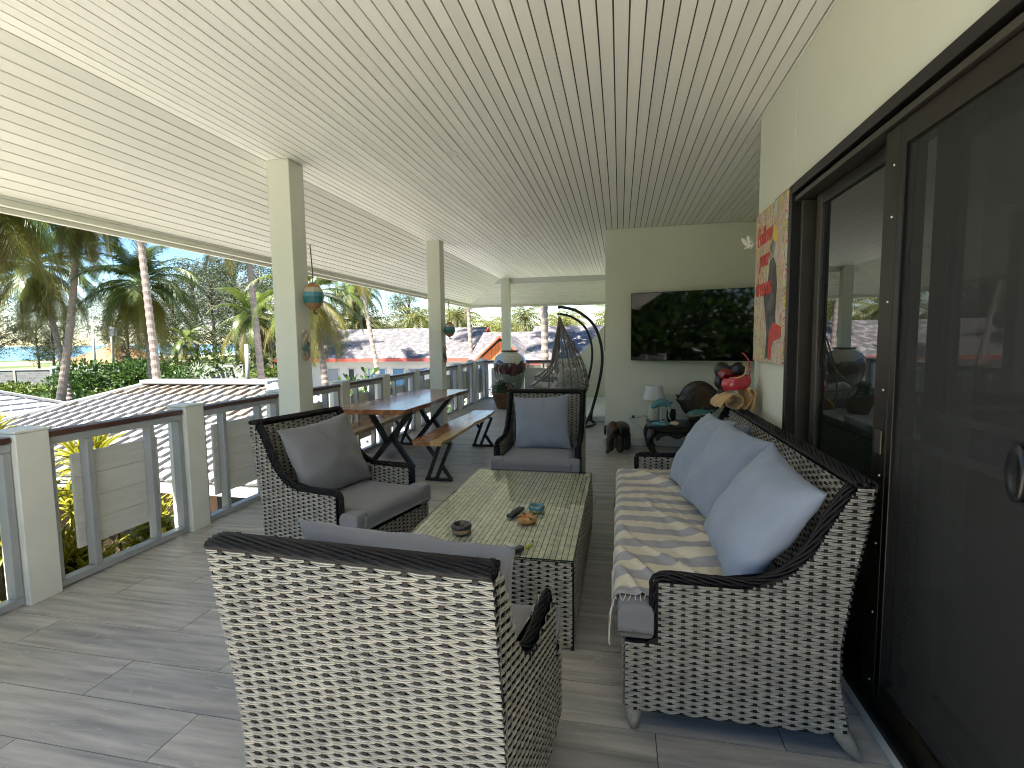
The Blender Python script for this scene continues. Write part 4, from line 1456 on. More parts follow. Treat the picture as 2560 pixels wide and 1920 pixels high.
def dolphin(root, path, rmax, m, fin_at=0.45, finh=0.05, up_=V((0, 0, 1))):
    P_ = smoothpath(path, 6)
    n = len(P_)
    def rad(t):
        return rmax * (0.16 + 0.84 * math.sin(PI * min(1, (t * 1.25 + 0.06)) ** 0.85) ** 0.9) if t < 0.80 else rmax * max(0.14, 0.16 + 0.55 * (1 - t))
    mm = MB()
    mm.tube(P_, [max(0.003, rad(i / (n - 1))) for i in range(n)], 12, flat=1.15)
    i = int(n * fin_at)
    p, t = P_[i], (P_[i + 1] - P_[i - 1]).normalized()
    nrm = (up_ - t * up_.dot(t)).normalized()
    sd = t.cross(nrm)
    r_ = rad(fin_at) * 0.8
    b = p + nrm * r_
    th = sd * 0.005
    tipd = b + nrm * finh + t * finh * 0.9
    mm.add([b - t * 0.03 - th, b - t * 0.03 + th, b + t * 0.03 + th, b + t * 0.03 - th, tipd], [(0, 1, 4), (1, 2, 4), (2, 3, 4), (3, 0, 4)])
    i = int(n * 0.34)
    p, t = P_[i], (P_[i + 1] - P_[i - 1]).normalized()
    nrm = (up_ - t * up_.dot(t)).normalized()
    sd = t.cross(nrm)
    for s in (-1, 1):
        b = p + sd * s * rad(0.34) * 0.7 - nrm * rad(0.34) * 0.4
        tip_ = b + sd * s * finh * 1.2 + t * finh * 0.8 - nrm * finh * 0.5
        mm.add([b - t * 0.02 - nrm * .003, b - t * 0.02 + nrm * .003, b + t * 0.02 + nrm * .003, b + t * 0.02 - nrm * .003, tip_], [(0, 1, 4), (1, 2, 4), (2, 3, 4), (3, 0, 4)])
    p, t = P_[-1], (P_[-1] - P_[-3]).normalized()
    nrm = (up_ - t * up_.dot(t)).normalized()
    sd = t.cross(nrm)
    for s in (-1, 1):
        mm.add([p - t * 0.012 - nrm * .004, p - t * 0.012 + nrm * .004, p + t * 0.012 + nrm * .003, p + t * 0.012 - nrm * .003, p + sd * s * finh * 0.9 + t * finh * 0.7], [(0, 1, 4), (1, 2, 4), (2, 3, 4), (3, 0, 4)])
    return mm.build('dolphin_body', m, root, smooth=True, recalc=True)
d1 = thing('dolphin_figurine', 'turquoise leaping dolphin figurine on a hexagonal stand in front of the lamp', 'figurine', (0.525, 6.815, ZT), 0, 'dolphin figurines on the side table')
MB().lathe([(0, 0), (0.115, 0.0), (0.115, 0.018), (0.095, 0.030), (0, 0.030)], 6, cap=False, sy=0.62).build('stand', TURQB, d1)
MB().tube([(0, 0, 0.028), (0, 0, 0.235)], 0.006, 8).build('rod', PLASTW, d1, smooth=True)
dolphin(d1, [V((-0.125, 0, 0.215)), V((-0.06, 0, 0.265)), V((0.01, 0, 0.285)), V((0.075, 0, 0.265)), V((0.10, 0, 0.19)), V((0.095, 0, 0.115)), V((0.115, 0, 0.075))], 0.042, TURQ, 0.5, 0.045)
d2 = thing('dolphin_figurine', 'turquoise gliding dolphin figurine with a long beak, in front of the wooden fish', 'figurine', (1.01, 6.80, ZT), 0, 'dolphin figurines on the side table')
MB().lathe([(0, 0), (0.08, 0.0), (0.08, 0.016), (0.066, 0.025), (0, 0.025)], 6, cap=False, sy=0.62).build('stand', TURQB, d2)
MB().tube([(0, 0, 0.024), (0, 0, 0.125)], 0.006, 8).build('rod', PLASTW, d2, smooth=True)
TURQ2 = rampmat('turquoise_wood_low', 'Z', [(0.0, (0.22, 0.22, 0.20)), (0.140, (0.22, 0.22, 0.20)), (0.160, (0.08, 0.22, 0.21))], rough=0.4, interp='LINEAR', wob=0.01, wscale=14, var=0.15)
dolphin(d2, [V((-0.17, -0.02, 0.130)), V((-0.12, -0.015, 0.140)), V((-0.06, -0.01, 0.155)), V((0.0, 0, 0.160)), V((0.07, 0.01, 0.175)), V((0.13, 0.02, 0.19)), V((0.18, 0.03, 0.175))], 0.044, TURQ2, 0.5, 0.055)
MB().tube([(0.02, -0.03, 0.145), (0.17, -0.05, 0.155)], [0.006, 0.003], 6).build('side_fin', CHALK, d2, smooth=True)

fs_ = thing('carved_fish', 'round dark carved wooden fish on a stand against the wall', 'carving', (1.03, 7.16, ZT))
FISHM = mat('fish_wood', (0.035, 0.022, 0.015), 0.38, var=0.3, vscale=8, coat=0.25)
FISHS = mat('fish_scales', (0.17, 0.075, 0.032), 0.4, var=0.35, vscale=14)
cz = 0.285
fm = MB()
outl = []
for i in range(48):
    a = 2 * PI * i / 48
    rx, rz = 0.245, 0.255
    x_, z_ = rx * math.cos(a), rz * math.sin(a)
    if abs(a - PI) < 0.28:
        x_ -= 0.045 * (1 - abs(a - PI) / 0.28)
    outl.append((x_, z_))
n = len(outl)
vsf = []
for lvl, (sc_, dep) in enumerate(((1.0, 0.004), (0.93, 0.022), (0.70, 0.040), (0.35, 0.050))):
    vsf += [(x_ * sc_, -dep, cz + z_ * sc_) for x_, z_ in outl]
vsf += [(x_, 0.012, cz + z_) for x_, z_ in outl]
fsf = []
for lv in range(3):
    for i in range(n):
        fsf.append((lv * n + i, lv * n + (i + 1) % n, (lv + 1) * n + (i + 1) % n, (lv + 1) * n + i))
fsf.append(tuple(range(3 * n, 4 * n)))
for i in range(n):
    fsf.append((4 * n + i, 4 * n + (i + 1) % n, (i + 1) % n, i))
fsf.append(tuple(range(5 * n - 1, 4 * n - 1, -1)))
fm.add(vsf, fsf)
fm.prism([(0.16, 0.18), (0.30, 0.075), (0.235, 0.05), (0.12, 0.10)], lambda a, b, t: (a, t, cz + b), -0.012, 0.006)
fm.prism([(0.16, -0.18), (0.27, -0.10), (0.22, -0.05), (0.12, -0.10)], lambda a, b, t: (a, t, cz + b), -0.012, 0.006)
fm.prism([(0.235, 0.028), (0.335, 0.075), (0.335, -0.085), (0.235, -0.035)], lambda a, b, t: (a, t, cz + b), -0.014, 0.008)
fm.prism([(-0.30, 0.075), (-0.22, 0.05), (-0.225, -0.005), (-0.27, 0.02)], lambda a, b, t: (a, t, cz + b), -0.014, 0.006)
fm.build('fish_body', FISHM, fs_, recalc=True, bevel=0.003)
smb = MB()
for iz in range(15):
    for ix in range(13):
        x_ = -0.045 + ix * 0.018 + (0.009 if iz % 2 else 0)
        z_ = -0.085 + iz * 0.018
        if (x_ - 0.055) ** 2 / 0.105 ** 2 + (z_ - 0.04) ** 2 / 0.145 ** 2 > 1:
            continue
        r_ = math.hypot(x_ / 0.245, z_ / 0.255)
        dep = interp([(0.0, 0.052), (0.35, 0.050), (0.70, 0.040), (0.93, 0.022), (1, 0.004)], r_)
        smb.add([(x_ - 0.008, -dep - 0.001, cz + z_), (x_, -dep - 0.001, cz + z_ - 0.008), (x_ + 0.008, -dep - 0.001, cz + z_), (x_, -dep - 0.001, cz + z_ + 0.008), (x_, -dep - 0.007, cz + z_)], [(0, 1, 4), (1, 2, 4), (2, 3, 4), (3, 0, 4)])
smb.build('scales', FISHS, fs_, stuff=True)
MB().lathe([(0, 0), (0.012, 0), (0.012, 0.006), (0, 0.010)], 14, cap=False).build('eye', FISHS, fs_).matrix_local = Matrix.Translation((-0.13, -0.040, cz + 0.05)) @ Matrix.Rotation(PI / 2, 4, 'X')
MB().box(-0.13, 0.17, -0.06, 0.05, 0.0005, 0.045).build('stand', FISHM, fs_, bevel=0.012)
bp_ = MB().lathe([(0, 0), (0.045, 0), (0.060, 0.03), (0.062, 0.10), (0.056, 0.155), (0.060, 0.165), (0.050, 0.165), (0.046, 0.14), (0, 0.13)], 24, cap=False).build('small_black_pot', PLASTB, smooth=True)
bp_.location = (0.675, 7.08, ZT)
tag(bp_, 'small black pot behind the leaping dolphin figurine', 'pot')
shl = bpy.data.objects.new('sea_shell', meta_mesh('sea_shell', [(0, 0, 0.030, 0.045), (-0.030, 0.005, 0.026, 0.036), (0.03, -0.012, 0.028, 0.034), (-0.048, 0.0, 0.034, 0.022), (0.012, -0.028, 0.022, 0.030), (0.0, 0.0, 0.048, 0.022)], mat('shell_cream', (0.60, 0.47, 0.28), 0.4, var=0.2, vscale=30), 0.008))
C.objects.link(shl)
shl.location = (0.690, 6.755, ZT - 0.002)
zmin = min(v.co.z for v in shl.data.vertices)
shl.location.z = ZT - zmin + 0.0005
tag(shl, 'cream sea shell at the front of the side table', 'shell')

# ------------------------------------------------------------------ carved elephant
def elephant():
    b = []
    for t in range(6):
        u = t / 5
        b.append((0, -0.13 + 0.26 * u, 0.285 + 0.015 * math.sin(u * PI), 0.155))
    b += [(0, 0.20, 0.335, 0.135), (0, 0.245, 0.315, 0.115), (0, 0.19, 0.385, 0.085)]
    for s in (-1, 1):
        for y, r in ((-0.12, 0.078), (0.12, 0.074)):
            for z in (0.20, 0.15, 0.10, 0.06, 0.035):
                b.append((s * 0.075, y, z, r if z > 0.05 else r * 1.05))
        b.append((s * 0.125, 0.185, 0.315, 0.06, 0.5, 1.0, 1.6))
        b.append((s * 0.135, 0.175, 0.27, 0.05, 0.4, 0.9, 1.5))
    tr = [(0.295, 0.26, 0.070), (0.325, 0.20, 0.060), (0.335, 0.14, 0.054), (0.335, 0.085, 0.048), (0.345, 0.045, 0.046), (0.37, 0.03, 0.042)]
    b += [(0, y, z, r) for y, z, r in tr]
    b += [(0, -0.215, 0.26, 0.036), (0, -0.225, 0.21, 0.032), (0, -0.228, 0.165, 0.032)]
    return b
ELEM = mat('elephant_wood', (0.020, 0.012, 0.010), 0.35, col2=(0.12, 0.045, 0.022), c2scale=5, c2pos=(0.50, 0.72), var=0.3, vscale=9, coat=0.3, bump=0.12, bscale=60)
em = meta_mesh('carved_elephant', elephant(), ELEM, 0.016)
eo = ob('carved_elephant', em)
zmin = min(v.co.z for v in em.vertices)
zmax = max(v.co.z for v in em.vertices)
es = 0.425 / (zmax - zmin)
eo.scale = (es, es, es)
eo.location = (-0.005, 6.95, -zmin * es + 0.0005)
eo.rotation_euler = (0, 0, R(155))
tag(eo, 'dark carved wooden elephant standing on the floor by the television wall', 'carving')

# ------------------------------------------------------------------ things piled at the far end of the sofa back
TOW = mat('tan_towel', (0.56, 0.33, 0.12), 0.95, var=0.12, vscale=14, bump=0.4, bscale=160, sheen=0.4)
def towel():
    m = MB()
    path = [(-0.115, 0.985), (-0.105, 1.03), (-0.05, 1.085), (0.01, 1.07), (0.03, 1.02), (0.0, 0.985), (0.02, 0.97), (0.065, 1.00), (0.075, 1.06), (0.06, 1.11), (0.09, 1.115), (0.105, 1.07), (0.10, 1.0), (0.085, 0.955)]
    P_ = smoothpath([V((a, 0, b)) for a, b in path], 6)
    n = len(P_) - 1
    def f(u, v):
        q = P_[int(round(u * n))]
        y = (v - 0.5) * 0.24
        k = 1 + 0.10 * noi(u * 9, v * 3)
        return (q.x * k + 0.010 * noi(u * 14, v * 5, 2), y + 0.03 * noi(u * 5, v * 2, 7), 1.02 + (q.z - 1.02) * k + 0.012 * noi(u * 11, v * 6, 5))
    m.grid(f, n, 14)
    return m
twl = towel().build('beach_towel', TOW, smooth=True)
twl.location = (0.775, 3.80, 0.035)
twl.rotation_euler = (0, 0, R(8))
sd_ = twl.modifiers.new('solid', 'SOLIDIFY')
sd_.thickness = 0.010
tag(twl, 'tan towel heaped over the far end of the sofa back', 'towel')
RBAG = mat('red_vinyl', (0.48, 0.03, 0.045), 0.18, var=0.15, vscale=18, coat=0.5, col2=(0.62, 0.40, 0.34), c2scale=22, c2pos=(0.60, 0.68))
rb = thing('red_beach_bag', 'glossy red printed vinyl bag on top of the tan towel', 'bag', (0.790, 3.775, 1.145), R(10))
def bagf(u, v):
    a = 2 * PI * u
    z = v * 0.085
    bul = 1 + 0.18 * math.sin(PI * v) + 0.05 * noi(math.cos(a) * 2, math.sin(a) * 2, v * 3)
    return (0.085 * bul * math.cos(a), 0.055 * bul * math.sin(a), z + 0.012 * math.cos(a) + 0.006 * noi(a, v, 3))
bb = MB().grid(bagf, 36, 10)
bb.add([bagf(i / 36, 0) for i in range(36)], [tuple(reversed(range(36)))])
bb.build('bag_body', RBAG, rb, smooth=True)
MB().tube(smoothpath([(0.075, 0, 0.07), (0.095, 0.01, 0.13), (0.088, 0.02, 0.19), (0.060, 0.03, 0.235), (0.045, 0.03, 0.245)], 5), 0.008, 6, flat=0.5).build('bag_strap', RBAG, rb, smooth=True)
MB().tube(smoothpath([(-0.06, -0.03, 0.075), (-0.02, -0.055, 0.080), (0.03, -0.05, 0.10), (0.05, -0.03, 0.15), (0.03, -0.02, 0.17)], 5), 0.006, 6).build('bag_strap', TOW, rb, smooth=True)
gg = thing('black_swim_mask', 'black two lobed swim mask with dark red lens propped behind the red bag', 'swim mask', (0.765, 3.865, 1.215), R(6))
me_ = meta_mesh('mask_skirt', [(-0.055, 0, 0.055, 0.085, 1, 0.55, 1), (0.055, 0, 0.055, 0.085, 1, 0.55, 1), (0, 0, 0.02, 0.07, 1.2, 0.5, 1), (-0.07, 0, -0.03, 0.06, 1, 0.6, 1.2), (-0.05, 0, -0.10, 0.05, 1, 0.6, 1.2), (0.03, 0, -0.05, 0.05, 1, 0.6, 1)], PLASTB, 0.012)
ob('mask_skirt', me_, gg)
ln = MB().lathe([(0, 0), (0.05, 0.0), (0.054, 0.006), (0.048, 0.012), (0, 0.020)], 28, cap=False).build('lens', mat('red_lens', (0.16, 0.004, 0.008), 0.06, coat=0.8), gg, smooth=True)
ln.matrix_local = Matrix.Translation((-0.045, -0.038, 0.03)) @ Matrix.Rotation(PI / 2 - 0.25, 4, 'X') @ Matrix.Diagonal((1, 0.75, 1, 1))

# ------------------------------------------------------------------ column ornaments
FLT = rampmat('float_stripes', 'Z', [(0.0, (0.28, 0.15, 0.07)), (0.055, (0.025, 0.15, 0.16)), (0.110, (0.07, 0.24, 0.28)), (0.152, (0.45, 0.40, 0.31)), (0.190, (0.34, 0.17, 0.07))], rough=0.5, var=0.12)
CORD = mat('brown_cord', (0.10, 0.07, 0.05), 0.8)
def float_orn(label, loc, cord):
    o = thing('fishing_float', label, 'ornament', loc, 0, 'striped wooden floats on the columns')
    m = MB()
    n = 14
    prof = [(0.0, 0.0), (0.022, 0.002), (0.056, 0.030), (0.079, 0.070), (0.085, 0.115), (0.078, 0.165), (0.055, 0.205), (0.022, 0.232), (0.0, 0.235)]
    m.lathe(prof, n, cap=False)
    m.build('float_body', FLT, o)
    MB().tube([(0, 0, 0.234), (0.004, 0, 0.30), (-0.01, 0, 0.236 + cord)], 0.0045, 6).build('cord', CORD, o, smooth=True)
    MB().tube(smoothpath([(0, 0, 0.0), (0.004, 0.0, -0.02), (0.018, 0.004, -0.03), (0.03, 0.006, -0.022)], 4), 0.008, 6).build('tail_knot', CORD, o, smooth=True)
    MB().tube([(-0.060, 0, 0.236 + cord), (0.012, 0, 0.236 + cord + 0.006)], 0.003, 6).build('hook', SCREWM, o, smooth=True)
    return o
float_orn('blue and white striped wooden float hanging on the nearest column', (-2.555, 3.985, 1.775), 0.31)
float_orn('blue and white striped wooden float hanging on the middle column', (-2.555, 7.56, 1.560), 0.31)
SEA = rampmat('seahorse_paint', 'Z', [(0.0, (0.38, 0.26, 0.16)), (0.085, (0.05, 0.17, 0.17)), (0.165, (0.40, 0.29, 0.19)), (0.21, (0.50, 0.44, 0.34))], rough=0.5, interp='LINEAR', wob=0.01, wscale=20, var=0.25)
def seahorse(label, loc):
    o = thing('seahorse_plaque', label, 'ornament', loc, 0, 'painted seahorse plaques on the columns')
    P_ = smoothpath([(0, -0.045, 0.195), (0, -0.020, 0.225), (0, 0.015, 0.225), (0, 0.022, 0.190), (0, -0.010, 0.150), (0, -0.020, 0.120), (0, 0.0, 0.085), (0, 0.022, 0.055), (0, 0.020, 0.020), (0, -0.005, 0.0), (0, -0.030, 0.015), (0, -0.025, 0.040), (0, -0.006, 0.040)], 5)
    n = len(P_)
    tab = [(0, 0.010), (0.12, 0.020), (0.25, 0.024), (0.33, 0.022), (0.45, 0.036), (0.58, 0.030), (0.70, 0.022), (0.85, 0.016), (1, 0.008)]
    m = MB()
    m.tube(P_, [interp(tab, i / (n - 1)) for i in range(n)], 10)
    q = m.build('seahorse_body', SEA, o, smooth=True)
    q.scale = (0.62, 1, 1)
    f = MB().prism([(0.030, 0.15), (0.055, 0.13), (0.052, 0.10), (0.028, 0.09)], lambda a, b, t: (t, a, b), -0.005, 0.004).build('fin', SEA, o, recalc=True)
    return o
seahorse('painted wooden seahorse below the float on the nearest column', (-2.630, 3.955, 1.365))
seahorse('painted wooden seahorse below the float on the middle column', (-2.630, 7.545, 1.175))

# ------------------------------------------------------------------ urn and flower pot
URN = rampmat('urn_glaze', 'Z', [(0.0, (0.20, 0.215, 0.175)), (0.69, (0.075, 0.022, 0.017)), (0.985, (0.50, 0.49, 0.40))], rough=0.16, wob=0.10, wscale=4.2, coat=0.6, var=0.14)
u_o = thing('glazed_urn', 'large cream, red brown and green glazed urn at the far corner', 'urn', (-2.555, 11.95, 0))
MB().lathe([(0, 0), (0.20, 0), (0.215, 0.04), (0.235, 0.18), (0.29, 0.42), (0.355, 0.64), (0.393, 0.84), (0.392, 0.97), (0.355, 1.09), (0.28, 1.17), (0.205, 1.205), (0.195, 1.225), (0.215, 1.24), (0.215, 1.255), (0.18, 1.255), (0.17, 1.20), (0.0, 1.15)], 56, cap=False).build('urn_body', URN, u_o, smooth=True)
MB().lathe([(0.199, 1.226), (0.218, 1.240), (0.218, 1.258), (0.19, 1.258)], 56, cap=False).build('urn_rim', mat('urn_rim', (0.16, 0.06, 0.04), 0.3), u_o, smooth=True)
LEAFD = mat('leaf_dark', (0.050, 0.105, 0.030), 0.5, island=0.35, transl=0.25)
def leafball(m, c, rx, ry, rz, n, size, rng_, upbias=0.3, mi=0, wid=0.42):
    for _ in range(n):
        while True:
            p = V((rng_.uniform(-1, 1), rng_.uniform(-1, 1), rng_.uniform(-1, 1)))
            if 0.25 < p.length < 1:
                break
        pos = V((c[0] + p.x * rx, c[1] + p.y * ry, c[2] + p.z * rz))
        d = (p + V((rng_.uniform(-.6, .6), rng_.uniform(-.6, .6), rng_.uniform(-.4, .6) + upbias))).normalized()
        s = size * rng_.uniform(0.6, 1.3)
        sd = d.cross(V((rng_.uniform(-1, 1), rng_.uniform(-1, 1), rng_.uniform(-1, 1)))).normalized() * s * wid * 0.5
        dr = V((0, 0, -s * 0.22))
        m.add([pos, pos + d * s * 0.5 + sd, pos + d * s + dr, pos + d * s * 0.5 - sd], [(0, 1, 2, 3)], mi)
fp = thing('flower_pot', 'round brown clay pot of pink flowers in front of the urn', 'plant pot', (-2.485, 11.02, 0))
POTM = mat('brown_glaze', (0.115, 0.050, 0.016), 0.28, var=0.3, vscale=7, coat=0.3)
MB().lathe([(0, 0), (0.17, 0), (0.185, 0.03), (0.245, 0.20), (0.268, 0.30), (0.285, 0.335), (0.285, 0.355), (0.26, 0.355), (0.245, 0.32), (0, 0.30)], 44, cap=False).build('pot', POTM, fp, smooth=True)
pm_ = MB()
rg_ = random.Random(11)
for _ in range(9):
    a, r_ = rg_.uniform(0, 2 * PI), rg_.uniform(0, 0.2)
    leafball(pm_, (r_ * math.cos(a), r_ * math.sin(a), 0.42 + rg_.uniform(-.03, .09)), 0.11, 0.11, 0.10, 90, 0.055, rg_)
leafball(pm_, (-0.18, -0.1, 0.40), 0.13, 0.13, 0.12, 120, 0.05, rg_)
pm_.build('foliage', LEAFD, fp, stuff=True)
for cname, cc, n_ in (('pink_flower', (0.60, 0.16, 0.19), 8), ('white_flower', (0.75, 0.70, 0.68), 5)):
    cm = mat(cname + '_petal', cc, 0.6)
    fmsh = MB()
    for k in range(5):
        a = k * 2 * PI / 5
        d = V((math.cos(a), math.sin(a), 0.25))
        s = V((-math.sin(a), math.cos(a), 0))
        fmsh.add([V((0, 0, 0)), d * 0.016 + s * 0.011, d * 0.028, d * 0.016 - s * 0.011], [(0, 1, 2, 3)])
    fme = fmsh.mesh('flower', cm)
    for _ in range(n_):
        a = rg_.uniform(PI * 0.9, 2.1 * PI)
        r_ = rg_.uniform(0.08, 0.27)
        o = ob('flower', fme, fp)
        o.location = (r_ * math.cos(a), r_ * math.sin(a), 0.40 + rg_.uniform(0.0, 0.15) - max(0, r_ - 0.2))
        o.rotation_euler = (rg_.uniform(0.4, 1.2), rg_.uniform(-.5, .5), rg_.uniform(0, 6))

# ------------------------------------------------------------------ hanging egg chairs
ROPE = mat('taupe_rope', (0.21, 0.185, 0.16), 0.8, var=0.2, vscale=40, bump=0.3, bscale=200)
CUSG = mat('pale_grey_cushion', (0.42, 0.40, 0.37), 0.9, var=0.06, vscale=8, bump=0.2, bscale=300, sheen=0.2)
def egg_chair(label, loc):
    o = thing('hanging_egg_chair', label, 'hanging chair', loc, 0, 'hanging egg chairs at the far end')
    # local frame: origin on the floor below the hook; back of the chair towards +x
    arc = smoothpath([(0.55, 0, 0.06), (0.56, 0, 0.24), (0.66, 0, 0.62), (0.735, 0, 1.05), (0.715, 0, 1.42), (0.58, 0, 1.76), (0.32, 0, 1.98), (0.08, 0, 2.055), (-0.03, 0, 2.06)], 6)
    MB().tube(arc, 0.026, 10).build('stand_pole', BLACKM, o, smooth=True)
    rgm = MB()
    rgm.tube([(0.02 + 0.60 * math.cos(a * PI / 20), 0.60 * math.sin(a * PI / 20), 0.022) for a in range(40)], 0.020, 8, closed=True)
    for s in (-1, 1):
        rgm.tube([(0.555, 0, 0.26), (0.47, s * 0.40, 0.035)], 0.018, 8)
    rgm.tube([(0.55, 0, 0.06), (0.62, 0, 0.022)], 0.02, 8)
    rgm.build('stand_base', BLACKM, o, smooth=True)
    ch = MB()
    for i in range(5):
        z = 2.03 - i * 0.030
        ch.tube([(0.008 * math.cos(a * PI / 4), 0.008 * math.sin(a * PI / 4) if i % 2 else 0.003, z + 0.018 * math.sin(a * PI / 4)) for a in range(8)], 0.0035, 5, closed=True)
    ch.build('chain', SCREWM, o, smooth=True)
    prof = [(1.885, 0.012), (1.80, 0.045), (1.62, 0.135), (1.42, 0.255), (1.20, 0.375), (0.98, 0.465), (0.80, 0.505), (0.66, 0.505), (0.52, 0.45), (0.41, 0.33), (0.35, 0.18), (0.33, 0.02)]
    tab = sorted((z, r) for z, r in prof)
    def PT(phi, z, k=1.0):
        r = interp(tab, z) * k
        fwd = max(0, -math.cos(phi))
        return V((r * math.cos(phi) * (0.98 + 0.10 * fwd * (z < 0.85)), r * 1.08 * math.sin(phi), z + 0.02 * noi(phi * 3, z * 4)))
    rm_ = MB()
    zs_hi = [p[0] for p in prof]
    for i in range(15):
        ph = -R(104) + R(208) * i / 14
        pts = [PT(ph + 0.06 * noi(z * 3, i), z) for z in zs_hi]
        rm_.tube(smoothpath(pts, 3), 0.0075 if i not in (0, 14) else 0.013, 5)
    for i in range(12):
        ph = R(104) + R(152) * i / 11
        pts = [PT(ph, z) for z in zs_hi if z < 0.72]
        if len(pts) > 2:
            rm_.tube(smoothpath(pts, 3), 0.0075, 5)
    rm_.tube([PT(2 * PI * i / 40, 0.68, 1.02) for i in range(40)], 0.017, 7, closed=True)
    for z, a0 in ((0.60, 180), (0.52, 180), (0.44, 180)):
        rm_.tube([PT(2 * PI * i / 36, z + 0.02 * (i % 2), 1.0) for i in range(36)], 0.006, 5, closed=True)
    for z in (0.76, 0.86, 0.96, 1.07, 1.19, 1.33):
        pts = [PT(-R(102) + R(204) * i / 30, z + 0.035 * (1 if i % 2 else -1) + 0.02 * noi(i, z * 5), 1.0) for i in range(31)]
        rm_.tube(pts, 0.005, 4)
    for s in (-1, 1):
        rm_.tube(smoothpath([(0, s * 0.01, 1.885), (-0.03, s * 0.13, 1.58), (-0.07, s * 0.28, 1.22), (-0.17, s * 0.40, 0.95), (-0.36, s * 0.42, 0.76), (-0.50, s * 0.22, 0.69), (-0.54, 0, 0.68)], 6), 0.019, 7)
    rm_.build('rope_basket', ROPE, o, smooth=True)
    cs = []
    for i in range(7):
        a = i * 2 * PI / 7
        cs.append((0.27 * math.cos(a) - 0.04, 0.27 * math.sin(a), 0.62, 0.27, 1, 1, 0.62))
    cs += [(0, 0, 0.60, 0.33, 1, 1, 0.5), (-0.40, 0.0, 0.66, 0.21, 1.0, 1.4, 0.75), (-0.36, -0.24, 0.66, 0.19, 1, 1, 0.8)]
    for i in range(5):
        a = -R(70) + R(140) * i / 4
        cs.append((0.30 * math.cos(a), 0.32 * math.sin(a), 0.83, 0.22, 0.8, 1, 1.1))
    cm_ = meta_mesh('seat_cushion', cs, CUSG, 0.035)
    for v in cm_.vertices:
        a = math.atan2(v.co.y, v.co.x)
        k = 0.012 * noi(v.co.x * 9, v.co.y * 9, v.co.z * 9) + 0.010 * math.sin(a * 11 + v.co.z * 9)
        v.co += v.co.normalized() * k
    ob('seat_cushion', cm_, o)
    return o
eg = egg_chair('nearer rope egg chair hanging from a black curved stand', (-1.035, 9.05, 0))
dup(eg, (-1.335, 11.50, 0), R(4), 'farther rope egg chair behind the first, mostly hidden')
# ------------------------------------------------------------------ ground, beach, sea
GZ = -3.0
GRD = mat('ground_grass', (0.065, 0.095, 0.022), 0.95, var=0.3, vscale=0.6, col2=(0.30, 0.25, 0.14), c2scale=0.06, c2pos=(0.52, 0.66), bump=0.5, bscale=3)
g = MB().add([(-190, -400, GZ), (3000, -400, GZ), (3000, 4000, GZ), (-190, 4000, GZ)], [(0, 1, 2, 3)])
structure(g.build('ground', GRD))
b = MB().add([(-250, -2000, GZ - 1.4), (-189, -2000, GZ - 0.02), (-189, 4000, GZ - 0.02), (-250, 4000, GZ - 1.4), (-150, -2000, GZ + 0.02), (-150, 4000, GZ + 0.02)], [(0, 1, 2, 3), (1, 4, 5, 2)])
structure(b.build('beach', mat('sand', (0.50, 0.40, 0.27), 0.95, var=0.1, vscale=0.2)))
SEA_M = mat('sea_water', (0.030, 0.13, 0.21), 0.22, var=0.35, vscale=0.02, stretch=(0.25, 1.6, 1), bump=0.5, bscale=0.5, spec=0.5)
s = MB().add([(-40000, -30000, GZ - 0.9), (-205, -30000, GZ - 0.9), (-205, 40000, GZ - 0.9), (-40000, 40000, GZ - 0.9)], [(0, 1, 2, 3)])
structure(s.build('sea', SEA_M))
pv = MB().box(-30, -3.6, 13.4, 27.5, GZ + 0.004, GZ + 0.03)
pv.box(-10.5, -3.6, -18, 13.395, GZ + 0.004, GZ + 0.03)  # unseen strip below the terrace, added to bounce sunlight up to the ceiling
structure(pv.build('paved_bounce_yard', mat('pale_bounce_concrete', (0.68, 0.66, 0.61), 0.9, var=0.08, vscale=0.5)))

# ------------------------------------------------------------------ neighbouring pavilion with white tiled hip roof
TILE = mat('white_roof_tile', (0.23, 0.226, 0.222), 0.6, rnd=0.05, island=0.05, var=0.06, vscale=5)
TILEB = mat('beige_roof_tile', (0.185, 0.155, 0.12), 0.65, rnd=0.06, var=0.10, vscale=6)
CAPM = mat('ridge_cement', (0.30, 0.30, 0.295), 0.7, var=0.06, vscale=2)
NX0, NX1, NY0, NY1, NZE, NZR = -13.7, -4.05, 6.40, 13.0, -0.56, 0.60
pav = thing('pavilion', 'low pavilion next door with a white tiled hip roof', 'building', (0, 0, 0))
RISE, RUN = NZR - NZE, (NY1 - NY0) / 2
YM = (NY0 + NY1) / 2
SL = math.hypot(RISE, RUN)
ang = math.atan2(RISE, RUN)
rs = MB().add([(NX0, NY0, NZE), (NX1, NY0, NZE), (NX1, NY1, NZE), (NX0, NY1, NZE), (NX0 + RUN, YM, NZR), (NX1 - RUN, YM, NZR)],
              [(0, 1, 5, 4), (1, 2, 5), (2, 3, 4, 5), (3, 0, 4)])
rs.box(NX0 + 0.05, NX1 - 0.05, NY0 + 0.05, NY1 - 0.05, NZE - 0.16, NZE - 0.02)
proof = rs.build('roof', mat('tile_gap_shade', (0.07, 0.07, 0.075), 0.9), pav)  # deck coloured near black to draw shade lines between the tiles
tile_me = MB()
tile_me.add([(-0.146, -0.02, -0.004), (0.130, -0.02, 0.010), (0.130, 0.30, -0.008), (-0.146, 0.30, -0.02), (-0.146, -0.02, 0.014), (0.130, -0.02, 0.070), (0.130, 0.30, 0.050), (-0.146, 0.30, -0.002)],
            [(3, 2, 1, 0), (4, 5, 6, 7), (0, 1, 5, 4), (1, 2, 6, 5), (2, 3, 7, 6), (3, 0, 4, 7)])
tmA, tmB = tile_me.mesh('roof_tile', TILE), tile_me.mesh('roof_tile_beige', TILEB)
rest = MB()
tl = []
EXP = 0.292
